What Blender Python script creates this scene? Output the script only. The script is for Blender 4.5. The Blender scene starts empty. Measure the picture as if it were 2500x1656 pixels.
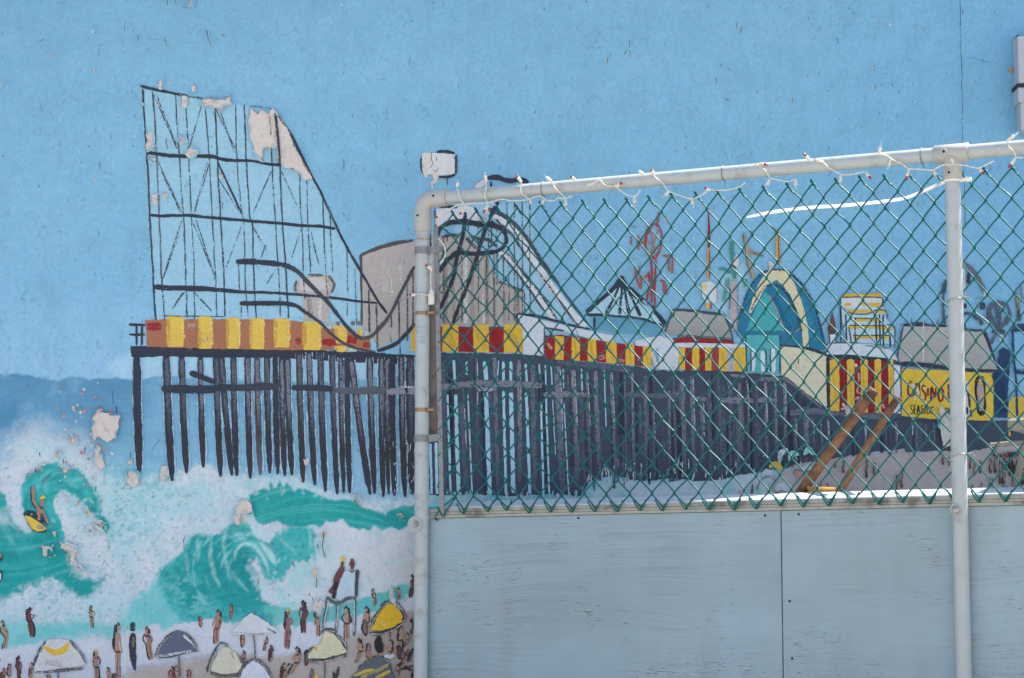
import bpy, math, random
import numpy as np
from mathutils import Vector, Matrix, noise as mnoise
from mathutils.geometry import tessellate_polygon

# ------------------------------------------------------------------ camera, sky, sun, exposure
SC = bpy.context.scene
COL = SC.collection
random.seed(7)
FPX = 5788.0                                    # focal length in photo pixels (2500 wide)
PITCH = math.atan((1537 - 828) / FPX)
CAM = Vector((0.0, -7.6, 1.6))
cd = bpy.data.cameras.new('camera')
cd.sensor_width = 36.0
cd.lens = 36.0 * FPX / 2500.0
cd.clip_start = 0.05
cd.clip_end = 2000.0
cd.dof.use_dof = True
cd.dof.focus_distance = 7.5
cd.dof.aperture_fstop = 5.6
cam = bpy.data.objects.new('camera', cd)
COL.objects.link(cam)
cam.location = CAM
cam.rotation_euler = (math.pi / 2 + PITCH, 0, 0)
SC.camera = cam

SUN_EL = math.radians(61)
SUN_AZ = math.radians(68)                       # from +Y (behind the wall) towards +X
W = bpy.data.worlds.new('World')
SC.world = W
W.use_nodes = True
nt = W.node_tree
nt.nodes.clear()
sky = nt.nodes.new('ShaderNodeTexSky')
sky.sky_type = 'NISHITA'
sky.sun_disc = False
sky.sun_elevation = SUN_EL
sky.sun_rotation = SUN_AZ
sky.dust_density = 2.0
bg = nt.nodes.new('ShaderNodeBackground')
bg.inputs['Strength'].default_value = 0.12
wo = nt.nodes.new('ShaderNodeOutputWorld')
nt.links.new(sky.outputs[0], bg.inputs[0])
nt.links.new(bg.outputs[0], wo.inputs[0])
sd = bpy.data.lights.new('sun', 'SUN')
sd.energy = 5.0
sd.angle = math.radians(0.5)
sd.color = (1.0, 0.955, 0.89)
so = bpy.data.objects.new('sun', sd)
COL.objects.link(so)
S_DIR = Vector((math.sin(SUN_AZ) * math.cos(SUN_EL), math.cos(SUN_AZ) * math.cos(SUN_EL), math.sin(SUN_EL)))
so.rotation_euler = S_DIR.to_track_quat('Z', 'Y').to_euler()
so.location = (4, 6, 12)
SC.view_settings.view_transform = 'Standard'
SC.view_settings.look = 'None'
SC.view_settings.gamma = 1.0
SC.view_settings.use_curve_mapping = False
SC.view_settings.exposure = 1.06
SC.cycles.transparent_max_bounces = 32
SC.cycles.max_bounces = 8
WALL_TOP = 4.61

# ------------------------------------------------------------------ helpers
def ray(px, py):
    u = (px - 1250) / FPX
    v = (828 - py) / FPX
    return Vector((u, math.cos(PITCH) - v * math.sin(PITCH), math.sin(PITCH) + v * math.cos(PITCH)))

def aty(px, py, y=0.0):
    d = ray(px, py)
    return CAM + d * ((y - CAM.y) / d.y)

def on_plane(px, py, p0, n):
    d = ray(px, py)
    return CAM + d * ((p0 - CAM).dot(n) / d.dot(n))

GAIN = (1.0, 1.0, 1.0)
def s2l(c):
    c = c / 255.0
    return c / 12.92 if c <= 0.04045 else ((c + 0.055) / 1.055) ** 2.4
def C(r, g, b):
    return (s2l(r) * GAIN[0], s2l(g) * GAIN[1], s2l(b) * GAIN[2])

def link(o, parent=None):
    COL.objects.link(o)
    if parent is not None:
        o.parent = parent
    return o

def empty(name, loc, label=None, cat=None, group=None):
    o = bpy.data.objects.new(name, None)
    o.location = loc
    o.empty_display_size = 0.1
    COL.objects.link(o)
    tag(o, label, cat, group)
    return o

def tag(o, label=None, cat=None, group=None, kind=None):
    if label: o['label'] = label
    if cat: o['category'] = cat
    if group: o['group'] = group
    if kind: o['kind'] = kind
    return o

class MB:
    """collects verts / faces in world space"""
    def __init__(self):
        self.v = []; self.f = []; self.sm = []
    def add(self, vs, fs, smooth=False):
        b = len(self.v)
        self.v += [tuple(p) for p in vs]
        for f in fs:
            self.f.append([b + i for i in f]); self.sm.append(smooth)
    def box(self, c, sx, sy, sz, ax=None, bev=0.0):
        ax = ax or (Vector((1, 0, 0)), Vector((0, 1, 0)), Vector((0, 0, 1)))
        c = Vector(c)
        if bev <= 0:
            vs = [c + ax[0] * (sx * i) + ax[1] * (sy * j) + ax[2] * (sz * k) for i in (-.5, .5) for j in (-.5, .5) for k in (-.5, .5)]
            self.add(vs, [(0, 1, 3, 2), (4, 6, 7, 5), (0, 4, 5, 1), (2, 3, 7, 6), (0, 2, 6, 4), (1, 5, 7, 3)])
        else:
            # chamfered box: three rings along local z
            def ring(ix, iy, z):
                hx, hy = sx / 2 - ix, sy / 2 - ix
                b2 = min(bev, hx * .9, hy * .9)
                pts = [(hx, -hy + b2), (hx, hy - b2), (hx - b2, hy), (-hx + b2, hy), (-hx, hy - b2), (-hx, -hy + b2), (-hx + b2, -hy), (hx - b2, -hy)]
                return [c + ax[0] * a + ax[1] * b + ax[2] * z for a, b in pts]
            rs = [ring(bev, bev, -sz / 2), ring(0, 0, -sz / 2 + bev), ring(0, 0, sz / 2 - bev), ring(bev, bev, sz / 2)]
            vs = sum(rs, [])
            fs = [tuple(reversed(range(8))), tuple(24 + i for i in range(8))]
            for r in range(3):
                for i in range(8):
                    fs.append((r * 8 + i, r * 8 + (i + 1) % 8, r * 8 + 8 + (i + 1) % 8, r * 8 + 8 + i))
            self.add(vs, fs)
    def tube(self, pts, r, n=8, cap=True, smooth=True, squash=None, closed=False):
        pts = [Vector(p) for p in pts]
        m = len(pts)
        rs = r if isinstance(r, (list, tuple)) else [r] * m
        T = []
        for i in range(m):
            a = pts[(i - 1) % m] if (closed or i > 0) else pts[i]
            b = pts[(i + 1) % m] if (closed or i < m - 1) else pts[i]
            t = (b - a)
            T.append(t.normalized() if t.length > 1e-9 else Vector((0, 0, 1)))
        up = Vector((0, 0, 1)) if abs(T[0].z) < .9 else Vector((0, 1, 0))
        nv = (up - T[0] * up.dot(T[0])).normalized()
        vs = []
        for i in range(m):
            nv = (nv - T[i] * nv.dot(T[i]))
            nv = nv.normalized() if nv.length > 1e-6 else Vector((1, 0, 0))
            bv = T[i].cross(nv)
            for k in range(n):
                a = 2 * math.pi * k / n
                q = squash or (1, 1)
                vs.append(pts[i] + nv * (math.cos(a) * rs[i] * q[0]) + bv * (math.sin(a) * rs[i] * q[1]))
        fs = []
        for i in range(m if closed else m - 1):
            for k in range(n):
                j = (i + 1) % m
                fs.append((i * n + k, j * n + k, j * n + (k + 1) % n, i * n + (k + 1) % n))
        self.add(vs, fs, smooth)
        if cap and not closed:
            self.add(vs[:n], [tuple(range(n))])
            self.add(vs[-n:], [tuple(reversed(range(n)))])
    def build(self, name, mat, parent=None, loc=None):
        me = bpy.data.meshes.new(name)
        o0 = Vector(loc) if loc is not None else None
        if o0 is None:
            a = np.array(self.v)
            o0 = Vector(((a[:, 0].min() + a[:, 0].max()) / 2, (a[:, 1].min() + a[:, 1].max()) / 2, a[:, 2].min()))
        me.from_pydata([tuple(Vector(p) - o0) for p in self.v], [], self.f)
        me.polygons.foreach_set('use_smooth', self.sm)
        me.materials.append(mat)
        me.update()
        o = bpy.data.objects.new(name, me)
        o.location = o0 - (parent.location if parent is not None else Vector((0, 0, 0)))
        return link(o, parent)

def catmull(pts, step):
    """smooth curve through pts resampled every `step`"""
    P = [np.array(p[:2], float) for p in pts]
    if len(P) == 2:
        L = np.linalg.norm(P[1] - P[0]); n = max(2, int(L / step) + 1)
        return [P[0] + (P[1] - P[0]) * i / n for i in range(n + 1)]
    out = []
    for i in range(len(P) - 1):
        p0 = P[i - 1] if i > 0 else 2 * P[0] - P[1]
        p1, p2 = P[i], P[i + 1]
        p3 = P[i + 2] if i + 2 < len(P) else 2 * P[-1] - P[-2]
        n = max(1, int(np.linalg.norm(p2 - p1) / step))
        for k in range(n):
            t = k / n
            out.append(.5 * ((2 * p1) + (-p0 + p2) * t + (2 * p0 - 5 * p1 + 4 * p2 - p3) * t * t + (-p0 + 3 * p1 - 3 * p2 + p3) * t ** 3))
    out.append(P[-1])
    return out

def closed_smooth(pts, step, smooth=True):
    P = [np.array(p, float) for p in pts]; n = len(P); out = []
    for i in range(n):
        p0, p1, p2, p3 = P[i - 1], P[i], P[(i + 1) % n], P[(i + 2) % n]
        m = max(1, int(np.linalg.norm(p2 - p1) / step))
        for k in range(m):
            t = k / m
            if smooth:
                out.append(.5 * ((2 * p1) + (-p0 + p2) * t + (2 * p0 - 5 * p1 + 4 * p2 - p3) * t * t + (-p0 + 3 * p1 - 3 * p2 + p3) * t ** 3))
            else:
                out.append(p1 + (p2 - p1) * t)
    return out

def zoom(x0, y0, s):
    return lambda L: [(x0 + p[0] / s, y0 + p[1] / s) for p in L]

# ------------------------------------------------------------------ materials
def new_mat(name):
    m = bpy.data.materials.new(name); m.use_nodes = True
    t = m.node_tree; t.nodes.clear()
    out = t.nodes.new('ShaderNodeOutputMaterial')
    b = t.nodes.new('ShaderNodeBsdfPrincipled')
    t.links.new(b.outputs[0], out.inputs[0])
    return m, t, b

def N(t, typ, **kw):
    n = t.nodes.new(typ)
    for k, v in kw.items():
        if k.startswith('in_'):
            n.inputs[int(k[3:])].default_value = v
        else:
            setattr(n, k, v)
    return n

def math_n(t, op, a, b=None, c=None, clamp=False):
    n = t.nodes.new('ShaderNodeMath'); n.operation = op; n.use_clamp = clamp
    for i, x in enumerate((a, b, c)):
        if x is None: continue
        if isinstance(x, (int, float)): n.inputs[i].default_value = x
        else: t.links.new(x, n.inputs[i])
    return n.outputs[0]

def mixc(t, fac, a, b, mode='MIX'):
    n = t.nodes.new('ShaderNodeMix'); n.data_type = 'RGBA'; n.blend_type = mode
    for i, x in ((0, fac), (6, a), (7, b)):
        if isinstance(x, (int, float)): n.inputs[i].default_value = x
        elif isinstance(x, tuple): n.inputs[i].default_value = (*x[:3], 1)
        else: t.links.new(x, n.inputs[i])
    return n.outputs[2]

def noise_n(t, vec, scale, detail=2.0, rough=.55, dist=0.0, stretch=None):
    if stretch is not None:
        mp = t.nodes.new('ShaderNodeMapping'); mp.inputs['Scale'].default_value = stretch
        t.links.new(vec, mp.inputs['Vector']); vec = mp.outputs[0]
    n = t.nodes.new('ShaderNodeTexNoise')
    n.inputs['Scale'].default_value = scale
    n.inputs['Detail'].default_value = detail
    n.inputs['Roughness'].default_value = rough
    n.inputs['Distortion'].default_value = dist
    t.links.new(vec, n.inputs['Vector'])
    return n.outputs['Fac']

def ramp01(t, x, lo, hi):
    n = t.nodes.new('ShaderNodeMapRange'); n.clamp = True
    n.inputs[1].default_value = lo; n.inputs[2].default_value = hi
    t.links.new(x, n.inputs[0])
    return n.outputs[0]

def bump(t, b, h, strength, dist):
    n = t.nodes.new('ShaderNodeBump'); n.inputs['Strength'].default_value = strength; n.inputs['Distance'].default_value = dist
    t.links.new(h, n.inputs['Height']); t.links.new(n.outputs[0], b.inputs['Normal'])

def mural_mat(name, alpha):
    m, t, b = new_mat(name)
    pos = N(t, 'ShaderNodeNewGeometry').outputs['Position']
    at = N(t, 'ShaderNodeAttribute', attribute_name='Col').outputs['Color']
    n1 = noise_n(t, pos, 9.0, 5, .6)
    n2 = noise_n(t, pos, 85.0, 3, .6)
    n3 = noise_n(t, pos, 26.0, 3, .6, stretch=(.5, 1, 2.2))
    k = math_n(t, 'ADD', math_n(t, 'MULTIPLY', math_n(t, 'SUBTRACT', n1, .5), .20),
               math_n(t, 'ADD', math_n(t, 'MULTIPLY', math_n(t, 'SUBTRACT', n2, .5), .34), math_n(t, 'MULTIPLY', math_n(t, 'SUBTRACT', n3, .5), .07)))
    k = math_n(t, 'ADD', k, 1.0)
    cb = N(t, 'ShaderNodeCombineColor')
    for i in range(3): t.links.new(k, cb.inputs[i])
    col = mixc(t, 1.0, at, cb.outputs[0], 'MULTIPLY')
    # weathering: small dark hairline specks, more in some areas
    sp = noise_n(t, pos, 38.0, 3, .65, .6, stretch=(1.7, 1, .62))
    pm = noise_n(t, pos, 2.3, 3, .6)
    sm = math_n(t, 'MULTIPLY', ramp01(t, sp, .655, .70), ramp01(t, pm, .42, .62))
    col = mixc(t, math_n(t, 'MULTIPLY', sm, .45), col, C(62, 92, 110))
    t.links.new(col, b.inputs['Base Color'])
    b.inputs['Roughness'].default_value = .62
    b.inputs['Specular IOR Level'].default_value = .3
    h1 = noise_n(t, pos, 70.0, 4, .65)
    h2 = noise_n(t, pos, 14.0, 3, .6)
    h = math_n(t, 'ADD', math_n(t, 'MULTIPLY', h1, .5), math_n(t, 'MULTIPLY', h2, 1.2))
    bump(t, b, h, .55, .006)
    if alpha:
        dry = N(t, 'ShaderNodeAttribute', attribute_name='dry').outputs['Fac']
        br = N(t, 'ShaderNodeAttribute', attribute_name='brush').outputs['Vector']
        na = math_n(t, 'ADD', math_n(t, 'MULTIPLY', noise_n(t, pos, 170.0, 2.5, .6), .5), math_n(t, 'MULTIPLY', noise_n(t, br, 1.0, 3, .6), .5))
        na = math_n(t, 'ADD', math_n(t, 'MULTIPLY', math_n(t, 'SUBTRACT', na, .5), 1.35), .5)
        thr = math_n(t, 'ADD', math_n(t, 'MULTIPLY', dry, .42), .27)
        a = math_n(t, 'ADD', math_n(t, 'MULTIPLY', math_n(t, 'SUBTRACT', na, thr), 14.0), .5, clamp=True)
        t.links.new(a, b.inputs['Alpha'])
    return m

def simple_mat(name, col, rough=.5, metal=0.0, var=.12, scale=30.0, dirt=None, bumpd=0.0, spec=.5, stretch=None, dirt_lo=.55, dirt_hi=.72):
    m, t, b = new_mat(name)
    pos = N(t, 'ShaderNodeNewGeometry').outputs['Position']
    n = noise_n(t, pos, scale, 4, .6, stretch=stretch)
    n2 = noise_n(t, pos, scale * 4.7, 3, .6, stretch=stretch)
    k = math_n(t, 'ADD', math_n(t, 'MULTIPLY', math_n(t, 'SUBTRACT', n, .5), 2 * var), math_n(t, 'ADD', math_n(t, 'MULTIPLY', math_n(t, 'SUBTRACT', n2, .5), var), 1.0))
    cb = N(t, 'ShaderNodeCombineColor')
    for i in range(3): t.links.new(k, cb.inputs[i])
    c = mixc(t, 1.0, col, cb.outputs[0], 'MULTIPLY')
    if dirt:
        n3 = noise_n(t, pos, scale * .6, 5, .7)
        c = mixc(t, math_n(t, 'MULTIPLY', ramp01(t, n3, dirt_lo, dirt_hi), .7), c, dirt)
    t.links.new(c, b.inputs['Base Color'])
    b.inputs['Roughness'].default_value = rough
    b.inputs['Metallic'].default_value = metal
    b.inputs['Specular IOR Level'].default_value = spec
    if bumpd: bump(t, b, n2, .6, bumpd)
    return m

M_WALL = mural_mat('painted_stucco', False)
M_PAINT = mural_mat('mural_brush_paint', True)
M_CORE = simple_mat('cement_render', C(150, 170, 180), .9, var=.1, scale=5)
M_PIPE = simple_mat('grey_painted_pipe', C(178, 186, 188), .42, var=.09, scale=26, dirt=C(134, 122, 112), dirt_lo=.55, dirt_hi=.78, spec=.4, bumpd=.0006)
M_FIT = simple_mat('grey_fitting', C(176, 178, 175), .45, var=.06, scale=40, dirt=C(125, 112, 100), dirt_lo=.60, dirt_hi=.8)
M_GALV = simple_mat('weathered_galvanised', C(140, 143, 145), .5, .55, var=.25, scale=60, dirt=C(105, 85, 70), dirt_lo=.52)
M_BARWOOD = simple_mat('weathered_batten', C(128, 118, 112), .85, var=.3, scale=40, stretch=(3, 3, .25), dirt=C(85, 66, 55), dirt_lo=.5, bumpd=.001)
M_BRASS = simple_mat('rusty_clamp', C(165, 135, 105), .45, .5, var=.35, scale=120, dirt=C(110, 62, 36), dirt_lo=.5)
M_GREEN = simple_mat('green_vinyl_wire', (0.002, 0.118, 0.116), .34, var=.2, scale=30, spec=.3)
M_HOLE = simple_mat('dark_recess', (0.012, 0.012, 0.014), .8)
M_STEEL = simple_mat('zinc_bolt', C(170, 172, 172), .42, .6, var=.2, scale=90, dirt=C(110, 85, 65), dirt_lo=.58)
M_CORD = simple_mat('white_vinyl_cord', C(225, 220, 208), .5, var=.08, scale=60)
M_SOCK = simple_mat('white_lamp_socket', C(228, 222, 208), .45, var=.06, scale=60)
M_RED = simple_mat('red_bulb_glass', C(165, 22, 38), .15, var=.1, scale=50, spec=.7)
M_ZIP = simple_mat('white_nylon', C(238, 238, 234), .4, var=.03, scale=30)
M_BROWN = simple_mat('worn_brown_wood', C(144, 100, 70), .65, var=.45, scale=34, dirt=C(78, 48, 32), dirt_lo=.44, dirt_hi=.62, bumpd=.003)
M_TIP = simple_mat('dark_leg_tip', C(92, 62, 48), .6, var=.3, scale=60)
M_AMBER = simple_mat('amber_wood', C(190, 140, 66), .5, var=.25, scale=45, dirt=C(110, 60, 30), dirt_lo=.55)
M_GREYWOOD = simple_mat('grey_wood', C(150, 142, 128), .75, var=.2, scale=30)
M_WHITEBOX = simple_mat('white_enamel', C(172, 180, 190), .5, var=.06, scale=12)
M_BLACK = simple_mat('black_rubber', (0.012, 0.013, 0.02), .6)
M_GROUND = simple_mat('pale_sand', (0.42, 0.37, 0.30), .95, var=.15, scale=3, bumpd=.01)
M_CONC = simple_mat('terrace_concrete', (0.38, 0.36, 0.33), .9, var=.12, scale=8, bumpd=.004)
m, t, b = new_mat('clear_bulb_glass')
b.inputs['Base Color'].default_value = (.9, .92, .92, 1); b.inputs['Roughness'].default_value = .08
b.inputs['Transmission Weight'].default_value = .85; b.inputs['IOR'].default_value = 1.3
nz = noise_n(t, N(t, 'ShaderNodeNewGeometry').outputs['Position'], 200, 1)
bump(t, b, nz, .1, .001)
M_CLEAR = m

def ply_mat():
    m, t, b = new_mat('grey_painted_plywood')
    tc = N(t, 'ShaderNodeTexCoord').outputs['Object']
    # bend the grain with a slow warp so that rings and cathedrals show
    w = noise_n(t, tc, 1.6, 2, .5, stretch=(.8, 1, 1.3))
    sx = N(t, 'ShaderNodeSeparateXYZ'); t.links.new(tc, sx.inputs[0])
    zz = math_n(t, 'ADD', sx.outputs[2], math_n(t, 'MULTIPLY', math_n(t, 'SUBTRACT', w, .5), .13))
    cv = N(t, 'ShaderNodeCombineXYZ'); t.links.new(sx.outputs[0], cv.inputs[0]); t.links.new(zz, cv.inputs[2])
    g1 = noise_n(t, cv.outputs[0], 1.0, 3, .6, stretch=(2.6, 1, 185))
    g2 = noise_n(t, cv.outputs[0], 1.0, 3, .6, .2, stretch=(26, 1, 250))
    g3 = noise_n(t, cv.outputs[0], 1.0, 2, .5, stretch=(2.2, 1, 60))
    patch = noise_n(t, tc, 3.2, 3, .6, stretch=(1, 1, 1.7))
    blot = noise_n(t, tc, 2.1, 4, .6, stretch=(.7, 1, 1))
    base = mixc(t, ramp01(t, blot, .36, .66), C(144, 162, 169), C(158, 180, 191))
    base = mixc(t, math_n(t, 'MULTIPLY', ramp01(t, g1, .50, .66), math_n(t, 'MULTIPLY', ramp01(t, noise_n(t, tc, 2.6, 3, .6), .34, .64), .44)), base, C(116, 124, 128))
    base = mixc(t, math_n(t, 'MULTIPLY', ramp01(t, g3, .55, .75), .25), base, C(140, 152, 158))
    dash = math_n(t, 'MULTIPLY', ramp01(t, g2, .60, .65), ramp01(t, patch, .50, .66))
    base = mixc(t, math_n(t, 'MULTIPLY', dash, .75), base, C(84, 76, 70))
    rust = math_n(t, 'MULTIPLY', ramp01(t, g2, .56, .64), ramp01(t, noise_n(t, tc, 5.5, 2, .5), .63, .70))
    stain = noise_n(t, tc, 1.0, 4, .6, stretch=(9, 1, 1.1))
    base = mixc(t, math_n(t, 'MULTIPLY', ramp01(t, stain, .52, .72), .28), base, C(142, 146, 140))
    base = mixc(t, math_n(t, 'MULTIPLY', rust, .8), base, C(120, 84, 62))
    t.links.new(base, b.inputs['Base Color'])
    b.inputs['Roughness'].default_value = .55
    b.inputs['Specular IOR Level'].default_value = .35
    h = math_n(t, 'SUBTRACT', math_n(t, 'MULTIPLY', g1, -.5), dash)
    bump(t, b, h, .5, .002)
    return m
M_PLY = ply_mat()
M_PLYEDGE = simple_mat('weathered_plywood_edge', C(168, 168, 162), .8, var=.25, scale=9, stretch=(1, 1, 40), dirt=C(96, 86, 76), dirt_lo=.52, dirt_hi=.62)
M_CAP = simple_mat('white_painted_cap', C(205, 214, 222), .5, var=.06, scale=10, dirt=C(150, 150, 146), dirt_lo=.66)

# ------------------------------------------------------------------ ground and terrace
mb = MB(); mb.add([(-300, -300, 0), (300, -300, 0), (300, 300, 0), (-300, 300, 0)], [(0, 1, 2, 3)])
tag(mb.build('ground', M_GROUND, loc=(0, 0, 0)), kind='structure')
mb = MB(); mb.box((0, -.90, .5), 16, 1.8, 1.0, bev=.02)
tag(mb.build('terrace', M_CONC, loc=(0, -.90, 0)), kind='structure')

# ------------------------------------------------------------------ the mural wall : soft painted ground as vertex paint
wall = empty('mural_wall', (0, 0, 0), 'tall blue stucco wall painted with a seaside amusement pier mural, paint flaking', 'wall')
mb = MB(); mb.box((0, .17, WALL_TOP / 2 - .003), 11.98, .30, WALL_TOP - .006)
mb.build('wall_core', M_CORE, wall)

def lin(a, b, n): return list(np.linspace(a, b, n, endpoint=False))
STEP = .0043
xs = np.array(lin(-6, -1.84, 60) + list(np.arange(-1.84, 1.84, STEP)) + list(np.linspace(1.84, 6, 61)))
zs = np.array(lin(0, 1.36, 24) + list(np.arange(1.36, 3.74, STEP)) + list(np.linspace(3.74, WALL_TOP, 16)))
NX, NZ = len(xs), len(zs)
X, Z = np.meshgrid(xs, zs)
X = X.ravel(); Z = Z.ravel()
dy, dz = 7.6, Z - CAM.z
cdep = dy * math.cos(PITCH) + dz * math.sin(PITCH)
cup = -dy * math.sin(PITCH) + dz * math.cos(PITCH)
PX = 1250 + FPX * X / cdep
PY = 828 - FPX * cup / cdep

_rng = np.random.RandomState(11)
_tab = _rng.rand(256, 256)
def vnoise(x, y, seed=0):
    x = x + seed * 17.31; y = y + seed * 9.17
    xi = np.floor(x).astype(int); yi = np.floor(y).astype(int)
    fx = x - xi; fy = y - yi
    fx = fx * fx * (3 - 2 * fx); fy = fy * fy * (3 - 2 * fy)
    a = _tab[yi & 255, xi & 255]; b2 = _tab[yi & 255, (xi + 1) & 255]
    c2 = _tab[(yi + 1) & 255, xi & 255]; d2 = _tab[(yi + 1) & 255, (xi + 1) & 255]
    return (a * (1 - fx) + b2 * fx) * (1 - fy) + (c2 * (1 - fx) + d2 * fx) * fy
def fbm(x, y, seed=0, octv=4):
    s = 0; a = .5; tot = 0
    for o in range(octv):
        s = s + a * vnoise(x * 2 ** o, y * 2 ** o, seed + o * 3); tot += a; a *= .55
    return s / tot

n_lo = fbm(PX / 160, PY / 90, 1); n_md = fbm(PX / 42, PY / 42, 2); n_hi = fbm(PX / 11, PY / 11, 3, 3)
n_str = fbm(PX / 60, PY / 11, 4)                       # horizontal brush drag
WX = (fbm(PX / 22, PY / 22, 6) - .5) * 2; WY = (fbm(PX / 22, PY / 22, 7) - .5) * 2
WX2 = (fbm(PX / 6, PY / 6, 8, 2) - .5) * 2; WY2 = (fbm(PX / 6, PY / 6, 9, 2) - .5) * 2
IMG = np.zeros((len(X), 3))
def lay(mask, col):
    col = np.array(C(*col)) if not isinstance(col, np.ndarray) else col
    m_ = mask[:, None]
    IMG[:] = IMG * (1 - m_) + col * m_
def grad(v, stops):
    ks = [s[0] for s in stops]; cs = np.array([C(*s[1]) for s in stops])
    return np.stack([np.interp(v, ks, cs[:, i]) for i in range(3)], 1)

def _sub(pts, mar):
    a = np.array(pts)
    return np.where((PX > a[:, 0].min() - mar) & (PX < a[:, 0].max() + mar) & (PY > a[:, 1].min() - mar) & (PY < a[:, 1].max() + mar))[0]
def pm(pts, feather=6, rag=5, smooth=True, step=14):
    """soft mask of a polygon with a ragged brushed edge"""
    poly = np.array(closed_smooth(pts, step, smooth))
    I = _sub(poly, feather + rag + 4)
    x = PX[I] + (WX[I] + .7 * WX2[I]) * rag; y = PY[I] + (WY[I] + .7 * WY2[I]) * rag
    d2 = np.full(len(I), 1e9); ins = np.zeros(len(I), bool)
    for k in range(len(poly)):
        ax, ay = poly[k - 1]; bx_, by_ = poly[k]
        ex, ey = bx_ - ax, by_ - ay
        L = ex * ex + ey * ey + 1e-9
        u = np.clip(((x - ax) * ex + (y - ay) * ey) / L, 0, 1)
        d2 = np.minimum(d2, (x - ax - u * ex) ** 2 + (y - ay - u * ey) ** 2)
        if ay != by_:
            c_ = ((ay > y) != (by_ > y)) & (x < ex * (y - ay) / ey + ax)
            ins ^= c_
    sdv = np.sqrt(d2) * np.where(ins, 1, -1)
    out = np.zeros(len(PX)); out[I] = np.clip(.5 + sdv / max(feather, .1), 0, 1)
    return out
def sm_(pts, w, feather=4, rag=2, taper=True):
    """soft brush stroke mask"""
    P = np.array(catmull(pts, 8)); n = len(P)
    I = _sub(P, w + feather + rag + 2)
    x = PX[I] + WX[I] * rag; y = PY[I] + WY[I] * rag
    best = np.full(len(I), -1e9)
    for k in range(n - 1):
        ax, ay = P[k]; bx_, by_ = P[k + 1]
        ex, ey = bx_ - ax, by_ - ay; L = ex * ex + ey * ey + 1e-9
        u = np.clip(((x - ax) * ex + (y - ay) * ey) / L, 0, 1)
        d = np.sqrt((x - ax - u * ex) ** 2 + (y - ay - u * ey) ** 2)
        tt = (k + u) / (n - 1)
        hw = w / 2 * (np.sin(np.pi * np.clip(tt, .02, .98)) ** .5 if taper else 1)
        best = np.maximum(best, hw - d)
    out = np.zeros(len(PX)); out[I] = np.clip(.5 + best / feather, 0, 1)
    return out
def splat(mask, amount, seed=0, s=9):
    """break a mask up into dabs"""
    nn = fbm(PX / s, PY / s, 20 + seed, 3)
    return np.clip((nn - (1 - amount * mask) * .75 + .0) * 9, 0, 1) * (mask > .01)

ZA = zoom(0, 0, 2.8); ZB = zoom(320, 180, 2.177); ZC = zoom(820, 340, 2.8); ZD = zoom(1380, 480, 3.266)
ZE = zoom(1960, 560, 3.563); ZF = zoom(1800, 900, 3.381); ZG = zoom(0, 880, 3.733); ZH = zoom(0, 1280, 4.17)
ZI = zoom(500, 1280, 4.17); ZJ = zoom(500, 1100, 4.081); ZK = zoom(300, 780, 3.114); ZL = zoom(1000, 820, 3.336)
ZM = zoom(1640, 860, 3.919); ZT = zoom(2160, 920, 6.962); ZR = zoom(2300, 620, 4.126)

TEAL = (20, 155, 156); TEAL2 = (62, 178, 180); TEALP = (122, 200, 206)
FOAM = (192, 210, 222); FOAM2 = (206, 212, 220); SAND = (182, 172, 166)

# sky
skyc = grad(PY, [(0, (122, 176, 206)), (350, (128, 183, 213)), (700, (130, 184, 216)), (930, (146, 194, 224))])
IMG[:] = skyc
lay(np.clip((300 - PX) / 500, 0, 1) * np.clip((500 - PY) / 500, 0, 1) * .55, (98, 152, 188))  # lens falloff painted in: sky colour darkens towards the top-left corner
lay(np.clip((PX - 1900) / 700, 0, 1) * .45, (104, 166, 208))
n_ver = fbm(PX / 26, PY / 120, 41)
lay(np.clip((n_str - .5) * 3, 0, 1) * .10, (142, 192, 220)); lay(np.clip((.46 - n_md) * 4, 0, 1) * .14, (110, 166, 198))
lay(np.clip((n_lo - .5) * 4, 0, 1) * .22, (142, 192, 220)); lay(np.clip((.47 - n_lo) * 5, 0, 1) * .20, (114, 170, 200)); lay(np.clip((n_ver - .55) * 5, 0, 1) * .22, (112, 162, 194))
lay(np.clip((fbm(PX / 5, PY / 7, 43, 2) - .66) * 8, 0, 1) * np.clip((n_md - .42) * 4, 0, 1) * .5, (92, 142, 172))
# pale ground under the coaster and the pier buildings
lay(pm(ZB([(60, 80), (380, 140), (760, 200), (900, 420), (1020, 660), (1140, 910), (1300, 1190), (1340, 1460), (140, 1460)]), 8, 3, smooth=False) * .7, (158, 202, 222))
lay(pm(ZC([(700, 480), (1060, 440), (1330, 470), (1340, 760), (1420, 960), (1660, 1290), (1240, 1290), (1100, 900)]), 10, 5) * .7, (165, 207, 226))
lay(pm([(345, 860), (1010, 880), (1060, 960), (345, 935)], 14, 4) * .8, (164, 204, 228))
lay(pm(ZD([(1180, 800), (1300, 560), (1450, 560), (1400, 900), (1300, 1000)]), 16, 5) * .6, (168, 205, 225))
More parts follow.
